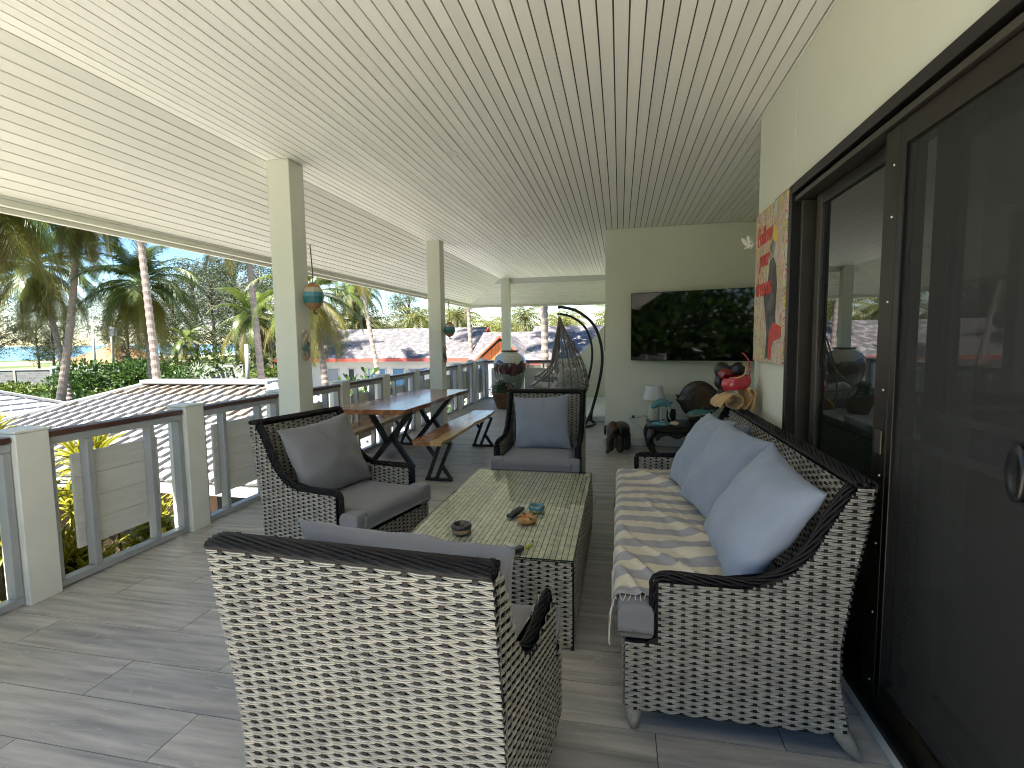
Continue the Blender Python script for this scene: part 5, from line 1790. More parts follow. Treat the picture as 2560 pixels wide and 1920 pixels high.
rrow = 0
rg_ = random.Random(21)
while rrow * EXP < SL - 0.15:
    sd = rrow * EXP
    yy, zz = NY0 - 0.03 + sd * math.cos(ang), NZE + sd * math.sin(ang) + 0.012
    xin = sd * math.cos(ang)
    x = NX0 + xin + 0.14 + (0.14 if rrow % 2 else 0)
    while x < NX1 - xin - 0.14:
        tl.append((x, yy, zz, rrow))
        x += 0.28
    rrow += 1
tl.sort(key=lambda t: (V((t[0], t[1], t[2])) - V((0, 0, 1.5))).length)
Rm = Matrix.Rotation(ang, 4, 'X')
for i, (x, y, z, rr) in enumerate(tl):
    M_ = Matrix.Translation((x, y, z)) @ Rm @ Matrix.Rotation(rg_.uniform(-.012, .012), 4, 'Z')
    bei = rg_.random() < (0.75 if rr * EXP > SL - 0.75 else 0.05)
    if i < 296:
        ob('roof_tile', tmB if bei else tmA, proof, M_)
    else:
        rest.add([M_ @ V(p) for p in tile_me.v], tile_me.f, 1 if bei else 0)
# tiles on the right hip face
ang2 = ang
rrow = 0
while rrow * EXP < SL - 0.15:
    sd = rrow * EXP
    xx, zz = NX1 + 0.03 - sd * math.cos(ang), NZE + sd * math.sin(ang) + 0.012
    yin = sd * math.cos(ang)
    y = NY0 + yin + 0.14 + (0.14 if rrow % 2 else 0)
    while y < NY1 - yin - 0.14:
        M_ = Matrix.Translation((xx, y, zz)) @ Matrix.Rotation(PI / 2, 4, 'Z') @ Rm
        rest.add([M_ @ V(p) for p in tile_me.v], tile_me.f, 0)
        y += 0.28
    rrow += 1
rest.build('distant_roof_tiles', [TILE, TILEB], proof, stuff=True)
cap = MB()
def capbar(a, b, w_=0.30):
    cap.bar(V(a) + V((0, 0, 0.04)), V(b) + V((0, 0, 0.04)), w_, 0.09)
capbar((NX0 + RUN - 0.1, YM, NZR + 0.03), (NX1 - RUN + 0.1, YM, NZR + 0.03), 0.42)
for a, b in (((NX0, NY0, NZE), (NX0 + RUN, YM, NZR)), ((NX1, NY0, NZE), (NX1 - RUN, YM, NZR)), ((NX1, NY1, NZE), (NX1 - RUN, YM, NZR)), ((NX0, NY1, NZE), (NX0 + RUN, YM, NZR))):
    capbar(a, b, 0.24)
cap.build('ridge_caps', CAPM, pav, bevel=0.02)
pw = MB().box(NX0 + 0.7, NX1 - 0.9, NY0 + 1.2, NY1 - 0.7, GZ, NZE - 0.17)
pw.build('wall', mat('brown_boarding', (0.10, 0.055, 0.032), 0.7, var=0.25, vscale=2), pav)
fb_ = MB().box(NX0 - 0.02, NX1 + 0.02, NY0 - 0.03, NY0, NZE - 0.18, NZE - 0.012)
fb_.box(NX1, NX1 + 0.03, NY0, NY1, NZE - 0.18, NZE - 0.012)
fb_.build('fascia', WHITE, pav)
for i in range(4):
    xw = NX0 + 2.0 + i * 2.4
    wn = MB().box(xw, xw + 1.2, NY0 + 1.16, NY0 + 1.195, GZ + 0.9, GZ + 2.0).build('window', mat('dark_window', (0.02, 0.022, 0.025), 0.1), pav)
tb_ = thing('timber_bench_stack', 'brown stacked timber furniture below the railing beside the pavilion', 'timber')
BRW = mat('red_brown_timber', (0.20, 0.075, 0.03), 0.55, var=0.3, vscale=3)
rgt = random.Random(4)
for i in range(9):
    a = V((-4.6 - rgt.uniform(0, 1.0), 4.55 + 0.22 * i, -1.35 - rgt.uniform(0, 0.5)))
    MB().bar(a, a + V((-0.9, rgt.uniform(-.5, .5), rgt.uniform(-.15, .15))), 0.12, 0.06).build('plank', BRW, tb_)
for x_, y_ in ((-4.7, 4.6), (-5.5, 4.6), (-4.7, 6.2), (-5.5, 6.2)):
    MB().box(x_ - 0.05, x_ + 0.05, y_ - 0.05, y_ + 0.05, GZ, -1.4).build('leg', BRW, tb_)
# small roof at the far left
sr = thing('garden_shelter', 'small white tiled roof peeping in at the left edge', 'building', (-23.3, 13.2, 0))
q = MB().add([(-3.2, -3.2, -1.05), (3.2, -3.2, -1.05), (3.2, 3.2, -1.05), (-3.2, 3.2, -1.05), (0, 0, 0.35)], [(0, 1, 4), (1, 2, 4), (2, 3, 4), (3, 0, 4), (3, 2, 1, 0)])
q.build('roof', TILE, sr)
ck = MB()
for k_, (ca, cb_) in enumerate((((-3.2, -3.2), (3.2, -3.2)), ((3.2, -3.2), (3.2, 3.2)))):
    for r_ in range(9):
        t = r_ / 9.0
        a_, b_ = V((ca[0], ca[1], -1.05)).lerp(V((0, 0, 0.35)), t), V((cb_[0], cb_[1], -1.05)).lerp(V((0, 0, 0.35)), t)
        ck.bar(a_ + V((0, 0, .02)), b_ + V((0, 0, .02)), 0.03, 0.05)
        n_ = max(1, int(14 * (1 - t)))
        a2_, b2_ = V((ca[0], ca[1], -1.05)).lerp(V((0, 0, 0.35)), t + 1 / 9.0), V((cb_[0], cb_[1], -1.05)).lerp(V((0, 0, 0.35)), t + 1 / 9.0)
        for i in range(n_):
            u = (i + 0.5 * (r_ % 2)) / n_
            ck.bar(a_.lerp(b_, u) + V((0, 0, .012)), a2_.lerp(b2_, u) + V((0, 0, .012)), 0.022, 0.03)
ck.build('tile_courses', mat('tile_course_grey', (0.36, 0.36, 0.36), 0.8), sr)  # course and joint bars in a paler grey than the roof
MB().box(-2.6, 2.6, -2.6, 2.6, GZ, -1.06).build('wall', WHITE, sr)
for e in ((-3.2, -3.2), (3.2, -3.2), (3.2, 3.2)):
    MB().bar((e[0], e[1], -1.0), (0, 0, 0.40), 0.2, 0.08).build('ridge_cap', CAPM, sr)

# ------------------------------------------------------------------ houses behind
def shingle():
    m = mat('grey_shingles', (0.30, 0.275, 0.275), 0.85)
    t = m.node_tree
    b_ = t.nodes['Principled BSDF']
    l = t.links.new
    tcn = t.nodes.new('ShaderNodeTexCoord')
    br = t.nodes.new('ShaderNodeTexBrick')
    br.inputs['Scale'].default_value = 1.0
    br.inputs['Color1'].default_value = (0.115, 0.104, 0.106, 1)
    br.inputs['Color2'].default_value = (0.075, 0.068, 0.070, 1)
    br.inputs['Mortar'].default_value = (0.06, 0.056, 0.056, 1)
    br.inputs['Mortar Size'].default_value = 0.012
    br.inputs['Brick Width'].default_value = 0.22
    br.inputs['Row Height'].default_value = 0.16
    nz = t.nodes.new('ShaderNodeTexNoise')
    nz.inputs['Scale'].default_value = 3.2
    nz.inputs['Detail'].default_value = 5
    nz.inputs['Roughness'].default_value = 0.7
    rp = t.nodes.new('ShaderNodeValToRGB')
    rp.color_ramp.elements[0].position = 0.50
    rp.color_ramp.elements[1].position = 0.60
    mx = t.nodes.new('ShaderNodeMixRGB')
    mx.inputs[2].default_value = (0.215, 0.20, 0.202, 1)
    l(tcn.outputs['Object'], br.inputs['Vector'])
    l(tcn.outputs['Object'], nz.inputs['Vector'])
    l(nz.outputs['Fac'], rp.inputs[0])
    l(rp.outputs[0], mx.inputs[0])
    l(br.outputs['Color'], mx.inputs[1])
    l(mx.outputs[0], b_.inputs['Base Color'])
    return m
SHING = shingle()
REDF = mat('red_fascia', (0.42, 0.075, 0.05), 0.6, var=0.1)
ORNG = mat('orange_boards', (0.50, 0.14, 0.03), 0.6, var=0.15, vscale=2)
ORBB = mat('orange_red_barge', (0.62, 0.11, 0.05), 0.55)
REDB = mat('dark_red_boards', (0.20, 0.045, 0.028), 0.65, var=0.2, vscale=2)
HWHITE = mat('house_white', (0.42, 0.41, 0.39), 0.8, var=0.04, vscale=0.8)
WING = mat('window_glass_blue', (0.07, 0.16, 0.28), 0.15)
def roof_slab(root, a, b, c, d, th=0.10):
    a, b, c, d = map(V, (a, b, c, d))
    n = (b - a).cross(d - a).normalized()
    if n.z < 0:
        n = -n
    # build in a frame whose local axes follow the slope so that shingles lie along it
    ex = (b - a).normalized()
    ey = n.cross(ex)
    M_ = Matrix((ex, ey, n)).transposed().to_4x4()
    M_.translation = a
    Mi = M_.inverted()
    lo = [Mi @ p for p in (a, b, c, d)]
    hi = [p + V((0, 0, th)) for p in lo]
    m = MB().add(lo + hi, [(3, 2, 1, 0), (4, 5, 6, 7), (0, 1, 5, 4), (1, 2, 6, 5), (2, 3, 7, 6), (3, 0, 4, 7)])
    o = m.build('roof', SHING, root, recalc=True)
    o.matrix_local = M_
    return o
lh = thing('long_house', 'long white house with a grey shingle roof and red eaves line', 'house')
ax0, ax1, ye, yr, ze, zr = -20.8, -8.2, 28.0, 31.5, 0.44, 2.25
roof_slab(lh, (ax0, ye, ze), (ax1, ye, ze), (ax1, yr, zr), (ax0, yr, zr))
roof_slab(lh, (ax1, 35, ze), (ax0, 35, ze), (ax0, yr, zr), (ax1, yr, zr))
MB().box(ax0, ax1, ye - 0.05, ye - 0.005, ze - 0.10, ze + 0.08).build('eaves_board', REDF, lh)
MB().box(ax0 + 0.5, ax1 - 0.35, ye + 0.7, 34.3, GZ, ze + 0.1).build('wall', HWHITE, lh)
MB().prism([(28.7, ze + 0.1), (34.3, ze + 0.1), (yr, zr - 0.1)], lambda a_, b_, t: (t, a_, b_), ax1 - 0.40, ax1 - 0.30).build('gable_wall', REDB, lh, recalc=True)
for a_, b_ in (((ax1 + 0.02, ye, ze + 0.04), (ax1 + 0.02, yr, zr + 0.04)), ((ax1 + 0.02, 35, ze + 0.04), (ax1 + 0.02, yr, zr + 0.04))):
    MB().bar(a_, b_, 0.06, 0.22, (1, 0, 0)).build('barge_board', ORBB, lh)
for i in range(8):
    MB().box(ax1 - 0.29, ax1 - 0.27, 29.2 + i * 0.6, 29.24 + i * 0.6, ze + 0.12, ze + 0.12 + max(0.05, 1.55 - abs(29.2 + i * 0.6 - yr) * 0.55)).build('batten', REDF, lh)
wins = [(-17.6, -16.9, 1), (-16.2, -15.85, 2), (-14.9, -13.8, 0), (-13.3, -12.6, 0), (-12.3, -11.4, 0), (-11.0, -10.1, 1), (-9.8, -8.9, 1)]
DKW = mat('dark_opening', (0.02, 0.022, 0.026), 0.3)
GRW = mat('grey_glass', (0.20, 0.22, 0.25), 0.15)
for x0_, x1_, k_ in wins:
    w_ = MB().box(x0_, x1_, ye + 0.655, ye + 0.695, -1.30, -0.16).build('window', [WING, GRW, DKW][k_], lh)
    MB().box(x0_ - 0.06, x0_, ye + 0.64, ye + 0.698, -1.34, -0.12).build('frame', HWHITE, w_)
    MB().box(x1_, x1_ + 0.06, ye + 0.64, ye + 0.698, -1.34, -0.12).build('frame', HWHITE, w_)
tp_ = thing('blue_tarpaulin', 'bright blue tarpaulin stretched in front of the long white house', 'tarpaulin', (0, 0, 0))
def tarp(u, v):
    x_ = -13.6 + 2.9 * u
    return (x_, 26.1 + 1.6 * v, -0.62 + 0.42 * u + 0.20 * v - 0.12 * math.sin(PI * u) + 0.05 * noi(u * 5, v * 5))
to_ = MB().grid(tarp, 18, 10).build('sheet', mat('blue_tarp', (0.03, 0.22, 0.62), 0.4, var=0.2, vscale=3), tp_, smooth=True)
to_.modifiers.new('solid', 'SOLIDIFY').thickness = 0.02
for x_, y_ in ((-13.5, 26.15), (-10.8, 26.15), (-13.5, 27.6), (-10.8, 27.6)):
    MB().box(x_ - 0.03, x_ + 0.03, y_ - 0.03, y_ + 0.03, GZ, -0.45).build('pole', RAILG, tp_)
gh = thing('gabled_house', 'house with an orange boarded gable and orange red barge boards', 'house')
bx0, bx1, by0, byr, bz0, bzr = -7.5, -3.6, 25.0, 28.2, 0.45, 1.86
roof_slab(gh, (bx0, by0, bz0), (bx1, by0, bz0), (bx1 - 1.0, byr, bzr), (bx0, byr, bzr))
roof_slab(gh, (bx1, 31.4, bz0), (bx0, 31.4, bz0), (bx0, byr, bzr), (bx1 - 1.0, byr, bzr))
MB().box(bx0 + 0.4, bx1 - 0.4, by0 + 0.5, 31, GZ, bz0 + 0.05).build('wall', HWHITE, gh)
gxc, gy, gza, gzb, ghw = -5.50, 23.6, 1.62, 0.55, 1.18
for s_ in (-1, 1):
    roof_slab(gh, (gxc + s_ * ghw, gy, gzb), (gxc + s_ * ghw, 27.2, gzb), (gxc, 27.2, gza), (gxc, gy, gza), 0.08)
    MB().bar((gxc + s_ * (ghw + 0.08), gy - 0.04, gzb - 0.02), (gxc, gy - 0.04, gza + 0.06), 0.06, 0.20, (0, 1, 0)).build('barge_board', ORBB, gh)
pn = 11
for i in range(pn):
    x0_ = gxc - 0.98 + i * 1.96 / pn
    x1_ = x0_ + 1.96 / pn - 0.012
    top0, top1 = gza - 0.10 - abs(x0_ - gxc) * (gza - gzb) / ghw, gza - 0.10 - abs(x1_ - gxc) * (gza - gzb) / ghw
    MB().prism([(x0_, gzb + 0.02), (x1_, gzb + 0.02), (x1_, max(top1, gzb + 0.03)), (x0_, max(top0, gzb + 0.03))], lambda a_, b_, t: (a_, t, b_), gy + 0.10, gy + 0.14).build('gable_board', ORNG, gh, recalc=True)
MB().box(gxc - 1.05, gxc + 1.05, gy + 0.15, 26, GZ, gzb + 0.015).build('wall', HWHITE, gh)
MB().box(gxc - 0.72, gxc - 0.30, gy + 0.12, gy + 0.148, -1.0, 0.1).build('window', GRW, gh)
ch_ = thing('shingled_house', 'nearest grey shingled house roof behind the hanging chairs', 'house')
cx0, cx1, cy0, cyr, cz0, czr = -4.05, 3.5, 21.5, 24.8, 0.56, 2.06
roof_slab(ch_, (cx0, cy0, cz0), (cx1, cy0, cz0), (cx1, cyr, czr), (cx0, cyr, czr))
roof_slab(ch_, (cx1, 28.1, cz0), (cx0, 28.1, cz0), (cx0, cyr, czr), (cx1, cyr, czr))
MB().box(cx0 + 0.4, cx1 - 0.4, cy0 + 0.5, 27.6, GZ, cz0 + 0.05).build('wall', HWHITE, ch_)
MB().box(cx0, cx1, cy0 - 0.05, cy0 - 0.004, cz0 - 0.1, cz0 + 0.08).build('eaves_board', REDF, ch_)
for i in range(3):
    MB().box(-3.0 + i * 1.3, -2.2 + i * 1.3, cy0 + 0.46, cy0 + 0.495, -1.2, -0.1).build('window', GRW, ch_)
ht = thing('thatched_hut', 'brown thatched beach hut behind the bushes', 'hut', (-72.0, 61.5, 0))
THM = mat('thatch', (0.30, 0.17, 0.085), 0.95, var=0.3, vscale=2.5, stretch=(3, 3, 1), bump=0.6, bscale=8)
MB().add([(-4.6, -4, -0.75), (4.6, -4, -0.95), (4.6, 4, -0.75), (-4.6, 4, -0.75), (0.9, 0, 1.95), (-4.6, -4, -1.0), (4.6, -4, -1.2), (4.6, 4, -1.0), (-4.6, 4, -1.0)], [(0, 1, 4), (1, 2, 4), (2, 3, 4), (3, 0, 4), (0, 5, 6, 1), (1, 6, 7, 2), (2, 7, 8, 3), (3, 8, 5, 0), (8, 7, 6, 5)]).build('roof', THM, ht)
for x_ in (-3.8, 0, 3.8):
    for y_ in (-3.3, 3.3):
        MB().box(x_ - 0.12, x_ + 0.12, y_ - 0.12, y_ + 0.12, GZ, -0.98).build('post', BRW, ht)
MB().box(-3, 3, -1.5, 1.5, GZ, -1.4).build('wall', mat('hut_wall', (0.35, 0.25, 0.16), 0.9), ht)

# garden walls and poles
def blockmat():
    m = mat('grey_blockwork', (0.2, 0.2, 0.2), 0.95)
    t = m.node_tree
    br = t.nodes.new('ShaderNodeTexBrick')
    br.inputs['Scale'].default_value = 1.0
    br.inputs['Brick Width'].default_value = 0.42
    br.inputs['Row Height'].default_value = 0.21
    br.inputs['Mortar Size'].default_value = 0.012
    br.inputs['Color1'].default_value = (0.17, 0.165, 0.16, 1)
    br.inputs['Color2'].default_value = (0.11, 0.11, 0.11, 1)
    br.inputs['Mortar'].default_value = (0.24, 0.235, 0.22, 1)
    tcn = t.nodes.new('ShaderNodeTexCoord')
    mp_ = t.nodes.new('ShaderNodeMapping')
    mp_.inputs['Rotation'].default_value = (-PI / 2, 0, 0)
    t.links.new(tcn.outputs['Object'], mp_.inputs[0])
    t.links.new(mp_.outputs[0], br.inputs['Vector'])
    t.links.new(br.outputs['Color'], t.nodes['Principled BSDF'].inputs['Base Color'])
    return m
bw = thing('block_wall', 'grey concrete block garden wall at the left with pale posts', 'wall', (-54.1, 39.8, 0), math.atan2(-1.03 * 4.6, -4.87 * 4.6))
MB().box(0, 24, -0.1, 0.1, GZ, -0.82).build('blockwork', blockmat(), bw)
MB().box(-0.05, 24, -0.16, 0.16, -0.818, -0.70).build('coping', mat('coping', (0.45, 0.44, 0.40), 0.8), bw)
for i in range(7):
    MB().box(i * 3.6 - 0.12, i * 3.6 + 0.12, -0.17, 0.17, GZ, -0.699).build('pillar', mat('pillar_grey', (0.26, 0.26, 0.23), 0.9), bw)
def gwall(label, a, b_, z1, m, th=0.2):
    q = MB().bar((a[0], a[1], (GZ + z1) / 2), (b_[0], b_[1], (GZ + z1) / 2), th, z1 - GZ)
    tag(q.build('garden_wall', m), label, 'wall')
GWW = mat('limewash', (0.30, 0.30, 0.295), 0.85, var=0.08, vscale=1)
gwall('sunlit white garden wall behind the block wall', (-69, 50.5), (-57, 54.0), -0.95, GWW)
gwall('white garden wall to the right of the small fan palm', (-49.6, 53.0), (-44.4, 54.0), -1.02, GWW)
gwall('low grey kerb wall along the lane behind the pavilion roof', (-41.0, 37.6), (-20.0, 42.0), -1.55, mat('grey_kerb', (0.20, 0.20, 0.20), 0.9, var=0.15, vscale=1))
CONC = mat('concrete_pole', (0.38, 0.37, 0.35), 0.9)
def pole(label, x_, y_, z1, r_=0.14, arms=()):
    o = thing('utility_pole', label, 'pole', (x_, y_, GZ), 0, 'utility poles')
    MB().tube([(0, 0, 0), (0, 0, z1 - GZ)], [r_, r_ * 0.75], 10).build('shaft', CONC, o, smooth=True)
    for zz, ln in arms:
        MB().box(-ln, ln, -0.06, 0.06, zz - GZ, zz - GZ + 0.12).build('cross_arm', CONC, o)
    return o
pole('plain concrete pole left of the thatched hut', -60.2, 49.0, 4.5)
p2 = pole('concrete pole with a grey transformer in front of the thatched hut', -63.0, 53.6, 5.2, 0.17, ((3.6, 0.9),))
MB().box(0.25, 1.35, -0.4, 0.4, 5.6, 6.6).build('transformer', mat('transformer_grey', (0.10, 0.11, 0.12), 0.5), p2, bevel=0.05)
pole('short thick concrete post right of the white garden wall', -32.0, 39.4, 1.45, 0.21)
pole('white pole with cross arms beside the nearest column', -39.4, 53.6, 5.3, 0.14, ((4.9, 0.9), (3.9, 1.1), (2.3, 1.3)))
pole('pale pole above the long house roof', -24.3, 40.5, 3.3, 0.10, ((3.1, 0.7),))
pole('thin pale pole among the far palms', -14.5, 43.0, 3.2, 0.09, ((3.0, 0.6),))

# ------------------------------------------------------------------ palms
FROND = mat('palm_leaf', (0.095, 0.125, 0.020), 0.40, island=0.25, rnd=0.25, transl=0.30, spec=0.5)
FRONDY = mat('palm_leaf_yellow', (0.15, 0.130, 0.020), 0.45, island=0.2, rnd=0.2, transl=0.30)
FRONDD = mat('palm_leaf_dead', (0.17, 0.095, 0.045), 0.8, island=0.3)
TRUNK = mat('palm_trunk', (0.25, 0.20, 0.17), 0.9, var=0.2, vscale=6, stretch=(1, 1, 5), bump=0.5, bscale=20)
COCN = mat('coconut_green', (0.16, 0.14, 0.03), 0.5)
def frond(L_, e0, droop, npair, lw, m, seed, twist=0.0, hang=0.6, segs=3):
    rg = random.Random(seed)
    mb_ = MB()
    ns = 14
    pts = [V((0, 0, 0))]
    for i in range(ns):
        t = (i + 0.5) / ns
        a = e0 - droop * t ** 1.25
        pts.append(pts[-1] + V((math.cos(a), 0.12 * twist * t, math.sin(a))) * (L_ / ns))
    mb_.tube(pts, [0.035 * (1 - 0.85 * i / ns) for i in range(ns + 1)], 4)
    for k in range(npair):
        t = 0.16 + 0.84 * (k + 0.5) / npair
        f = t * ns
        i = min(int(f), ns - 1)
        p = pts[i].lerp(pts[i + 1], f - i)
        tg = (pts[i + 1] - pts[i]).normalized()
        ln = lw * (math.sin(PI * min(1, 0.20 + 0.78 * t)) ** 0.7) * rg.uniform(0.85, 1.1)
        for s_ in (-1, 1):
            nrm = tg.cross(V((0, 1, 0))).normalized()
            if nrm.z < 0:
                nrm = -nrm
            d = (V((0, s_, 0)) * (0.95 - 0.45 * t) + tg * (0.45 + 0.5 * t) + nrm * (0.15)).normalized()
            wv = 0.044 * (1.15 - 0.4 * t) * (L_ / 4.2)
            sdv = tg * wv
            dn = V((0, 0, -1))
            p1 = p + d * ln * 0.5 + dn * ln * 0.10 * hang
            p2_ = p + d * ln * 0.92 + dn * ln * (0.42 + rg.uniform(-.12, .2)) * hang
            mb_.add([p - sdv, p + sdv, p1 + sdv * 0.9, p1 - sdv * 0.9, p2_], [(0, 1, 2, 3), (3, 2, 4)])
    return mb_.mesh('frond', m)
FR = []
for i, (e0, dr, m, hang) in enumerate(((1.15, 1.5, FROND, 0.7), (0.75, 1.75, FROND, 0.9), (0.35, 1.75, FROND, 1.1), (0.0, 1.6, FROND, 1.25), (-0.45, 1.25, FRONDY, 1.3), (-0.95, 0.7, FRONDY, 1.2), (-1.25, 0.35, FRONDD, 0.6))):
    FR.append([frond(4.3, e0, dr, 38, 1.02, m, 100 + i * 5 + j, twist=(j - 1) * 1.4, hang=hang) for j in range(2)])
def trunk_mesh(base, top, r0, r1, bend, rings=26):
    base, top = V(base), V(top)
    mb_ = MB()
    pts, rs_ = [], []
    n = rings * 2
    h = (top - base)
    side = V((h.y, -h.x, 0))
    side = side.normalized() if side.length > 0.01 else V((1, 0, 0))
    for i in range(n + 1):
        t = i / n
        p = base + h * t
        lat = V((h.x, h.y, 0)) * (-(1 - t) * t * bend)
        pts.append(p + lat)
        r_ = r0 + (r1 - r0) * t ** 0.6 + (0.10 * math.exp(-t * 14))
        rs_.append(r_ * (1.09 if i % 2 else 0.93))
    mb_.tube(pts, rs_, 12)
    return mb_
def palm(label, base, top, r0=0.20, n=24, scale=1.0, dead=4, seed=0, name='coconut_palm', group='coconut palms near the terrace', bend=0.5, nuts=6):
    rg = random.Random(seed)
    o = thing(name, label, 'palm tree', base, 0, group)
    bt = V(top) - V(base)
    trunk_mesh((0, 0, 0), bt, r0, r0 * 0.62, bend, 34).build('trunk', TRUNK, o)
    n = int(n * 1.35)
    for i in range(n + dead):
        if i < n:
            lv = i / n
            cls = min(5, int(lv * 6))
        else:
            cls = 6
        me = FR[cls][rg.randint(0, 1)]
        fo = ob('frond', me, o)
        s_ = 1.08 * scale * rg.uniform(0.85, 1.12) * (0.7 if cls == 6 else 1)
        fo.location = bt + V((0, 0, 0.05 - 0.04 * cls))
        fo.rotation_euler = (rg.uniform(-0.15, 0.15), rg.uniform(-0.12, 0.12), i * 2.39996 + rg.uniform(-.25, .25))
        fo.scale = (s_, s_, s_)
    for k in range(nuts):
        a = k * 2 * PI / max(nuts, 1) + rg.uniform(-.3, .3)
        c_ = MB().lathe([(0, -0.14), (0.08, -0.10), (0.115, 0), (0.085, 0.10), (0, 0.14)], 8, cap=False).build('coconut', COCN, o, smooth=True)
        c_.location = bt + V((0.26 * math.cos(a), 0.26 * math.sin(a), -0.28 - 0.1 * (k % 2))) * scale
    return o
palm('tall palm at the left whose bare trunk leans past the eaves, brown fronds hanging', (-32.1, 23.6, GZ), (-31.0, 25.0, 9.9), 0.24, 20, 1.0, 9, 1, bend=-0.4)
palm('palm with drooping crown and a dark fibrous skirt near the left edge', (-35.4, 27.0, GZ), (-37.8, 27.4, 6.8), 0.22, 26, 1.08, 6, 2)
palm('smooth pale palm trunk rising past the eaves left of the blue sky patch', (-21.0, 20.0, GZ), (-22.4, 20.6, 9.8), 0.21, 18, 0.85, 1, 3)
palm('bushy palm with golden hanging fronds behind the pale trunk', (-28.4, 26.6, GZ), (-29.2, 27.0, 5.3), 0.20, 28, 1.0, 2, 4)
palm('ringed palm trunk rising past the eaves left of the nearest column', (-18.9, 24.4, GZ), (-20.2, 25.1, 9.4), 0.21, 18, 0.9, 1, 5)
palm('young palm with yellow green crown just left of the nearest column', (-32.6, 42.2, GZ), (-33.6, 42.4, 4.0), 0.22, 22, 1.0, 1, 6)
palm('palm whose big crown shows just right of the nearest column', (-9.25, 15.2, GZ), (-9.95, 15.5, 3.15), 0.15, 20, 0.52, 1, 7)
palm('slender leaning palm trunk in front of the long house roof', (-11.4, 24.0, GZ), (-13.1, 24.4, 6.4), 0.145, 16, 0.6, 1, 8, bend=-0.3)
palm('palm with hanging fronds under the eaves beyond the nearest column', (-21.5, 41.6, GZ), (-22.8, 41.8, 6.3), 0.18, 22, 0.75, 2, 9)
palm('thin palm trunk at the corner of the long house', (-8.2, 28.4, GZ), (-8.9, 29.0, 6.9), 0.15, 14, 0.6, 0, 10)
palm('pale ringed palm trunk behind the near hanging chair', (-2.95, 20.6, GZ), (-3.0, 20.8, 6.6), 0.19, 16, 0.6, 0, 11)
palm('palm crown filling the top left corner under the eaves', (-33.5, 20.0, GZ), (-30.8, 20.6, 8.9), 0.22, 26, 1.05, 6, 12)
palm('small dark palm on the beach between the trees', (-57.6, 59.3, GZ), (-57.9, 59.6, 1.9), 0.16, 18, 0.75, 0, 13, nuts=0)
for i, (x_, y_, z_) in enumerate(((-15, -5, 6.5), (-19, 1.5, 7), (-12.5, -13, 6))):
    palm('coconut palm behind the camera, outside the photo', (x_, y_, GZ), (x_ + 0.8, y_ + 0.4, z_), 0.2, 20, 0.9, 2, 40 + i, bend=0.2)

# far grove
def far_palm_mesh(seed):
    rg = random.Random(seed)
    mb_ = MB()
    for i in range(26):
        lv = i / 26
        e0 = 1.2 - 1.9 * lv + rg.uniform(-.15, .15)
        dr = 1.5 - 0.4 * lv
        L_ = rg.uniform(2.6, 3.3)
        az = i * 2.39996 + rg.uniform(-.2, .2)
        ca, sa = math.cos(az), math.sin(az)
        ns = 6
        p = V((0, 0, 0))
        pts = [p]
        for k in range(ns):
            a = e0 - dr * ((k + 0.5) / ns) ** 1.2
            p = p + V((math.cos(a) * ca, math.cos(a) * sa, math.sin(a))) * (L_ / ns)
            pts.append(p)
        side = V((-sa, ca, 0))
        for k in range(1, ns * 2 + 1):
            f = k / 2.0
            i0 = min(int(f), ns - 1)
            q = pts[i0].lerp(pts[i0 + 1], f - i0)
            tg = (pts[i0 + 1] - pts[i0]).normalized()
            ln = 0.75 * math.sin(PI * min(1, 0.22 + 0.74 * f / ns)) ** 0.7
            for s_ in (-1, 1):
                tip_ = q + side * s_ * ln * 0.75 + tg * ln * 0.5 + V((0, 0, -ln * rg.uniform(0.35, 0.7)))
                mb_.add([q - tg * 0.075, q + tg * 0.075, tip_], [(0, 1, 2)])
        for k in range(ns):
            mb_.add([pts[k] - side * 0.03, pts[k] + side * 0.03, pts[k + 1] + side * 0.02, pts[k + 1] - side * 0.02], [(0, 1, 2, 3)])
    return mb_.mesh('crown', [FROND2])
FROND2 = mat('far_palm_leaf', (0.125, 0.130, 0.030), 0.5, island=0.25, rnd=0.35, transl=0.3)
FC = [far_palm_mesh(200 + i) for i in range(4)]
ft_ = trunk_mesh((0, 0, 0), (0.25, 0.1, 6.5), 0.15, 0.11, 0.2, 8).mesh('trunk', TRUNK, True)
rg_ = random.Random(77)
farp = []
for row_y, x0_, x1_, stp in ((44, -27, 6, 4.6), (50, -34, 9, 4.0), (57, -44, 12, 3.8), (66, -52, 14, 3.6)):
    x = x0_
    while x < x1_:
        farp.append((x + rg_.uniform(-1, 1), row_y + rg_.uniform(-2, 2)))
        x += stp * rg_.uniform(0.7, 1.4)
for (x, y) in farp:
    hsc = rg_.uniform(0.80, 1.10) * (1 + 0.006 * (y - 42))
    o = thing('grove_palm', 'coconut palm in the far grove above the grey house roofs', 'palm tree', (x, y, GZ), rg_.uniform(0, 6.28), 'coconut palms of the far grove')
    t = ob('trunk', ft_, o)
    t.scale = (1, 1, hsc * 0.93)
    c_ = ob('crown', FC[rg_.randint(0, 3)], o)
    c_.location = (0.25, 0.1, 6.5 * hsc * 0.93)
    cs_ = rg_.uniform(0.78, 1.05)
    c_.scale = (cs_, cs_, cs_ * rg_.uniform(0.9, 1.1))

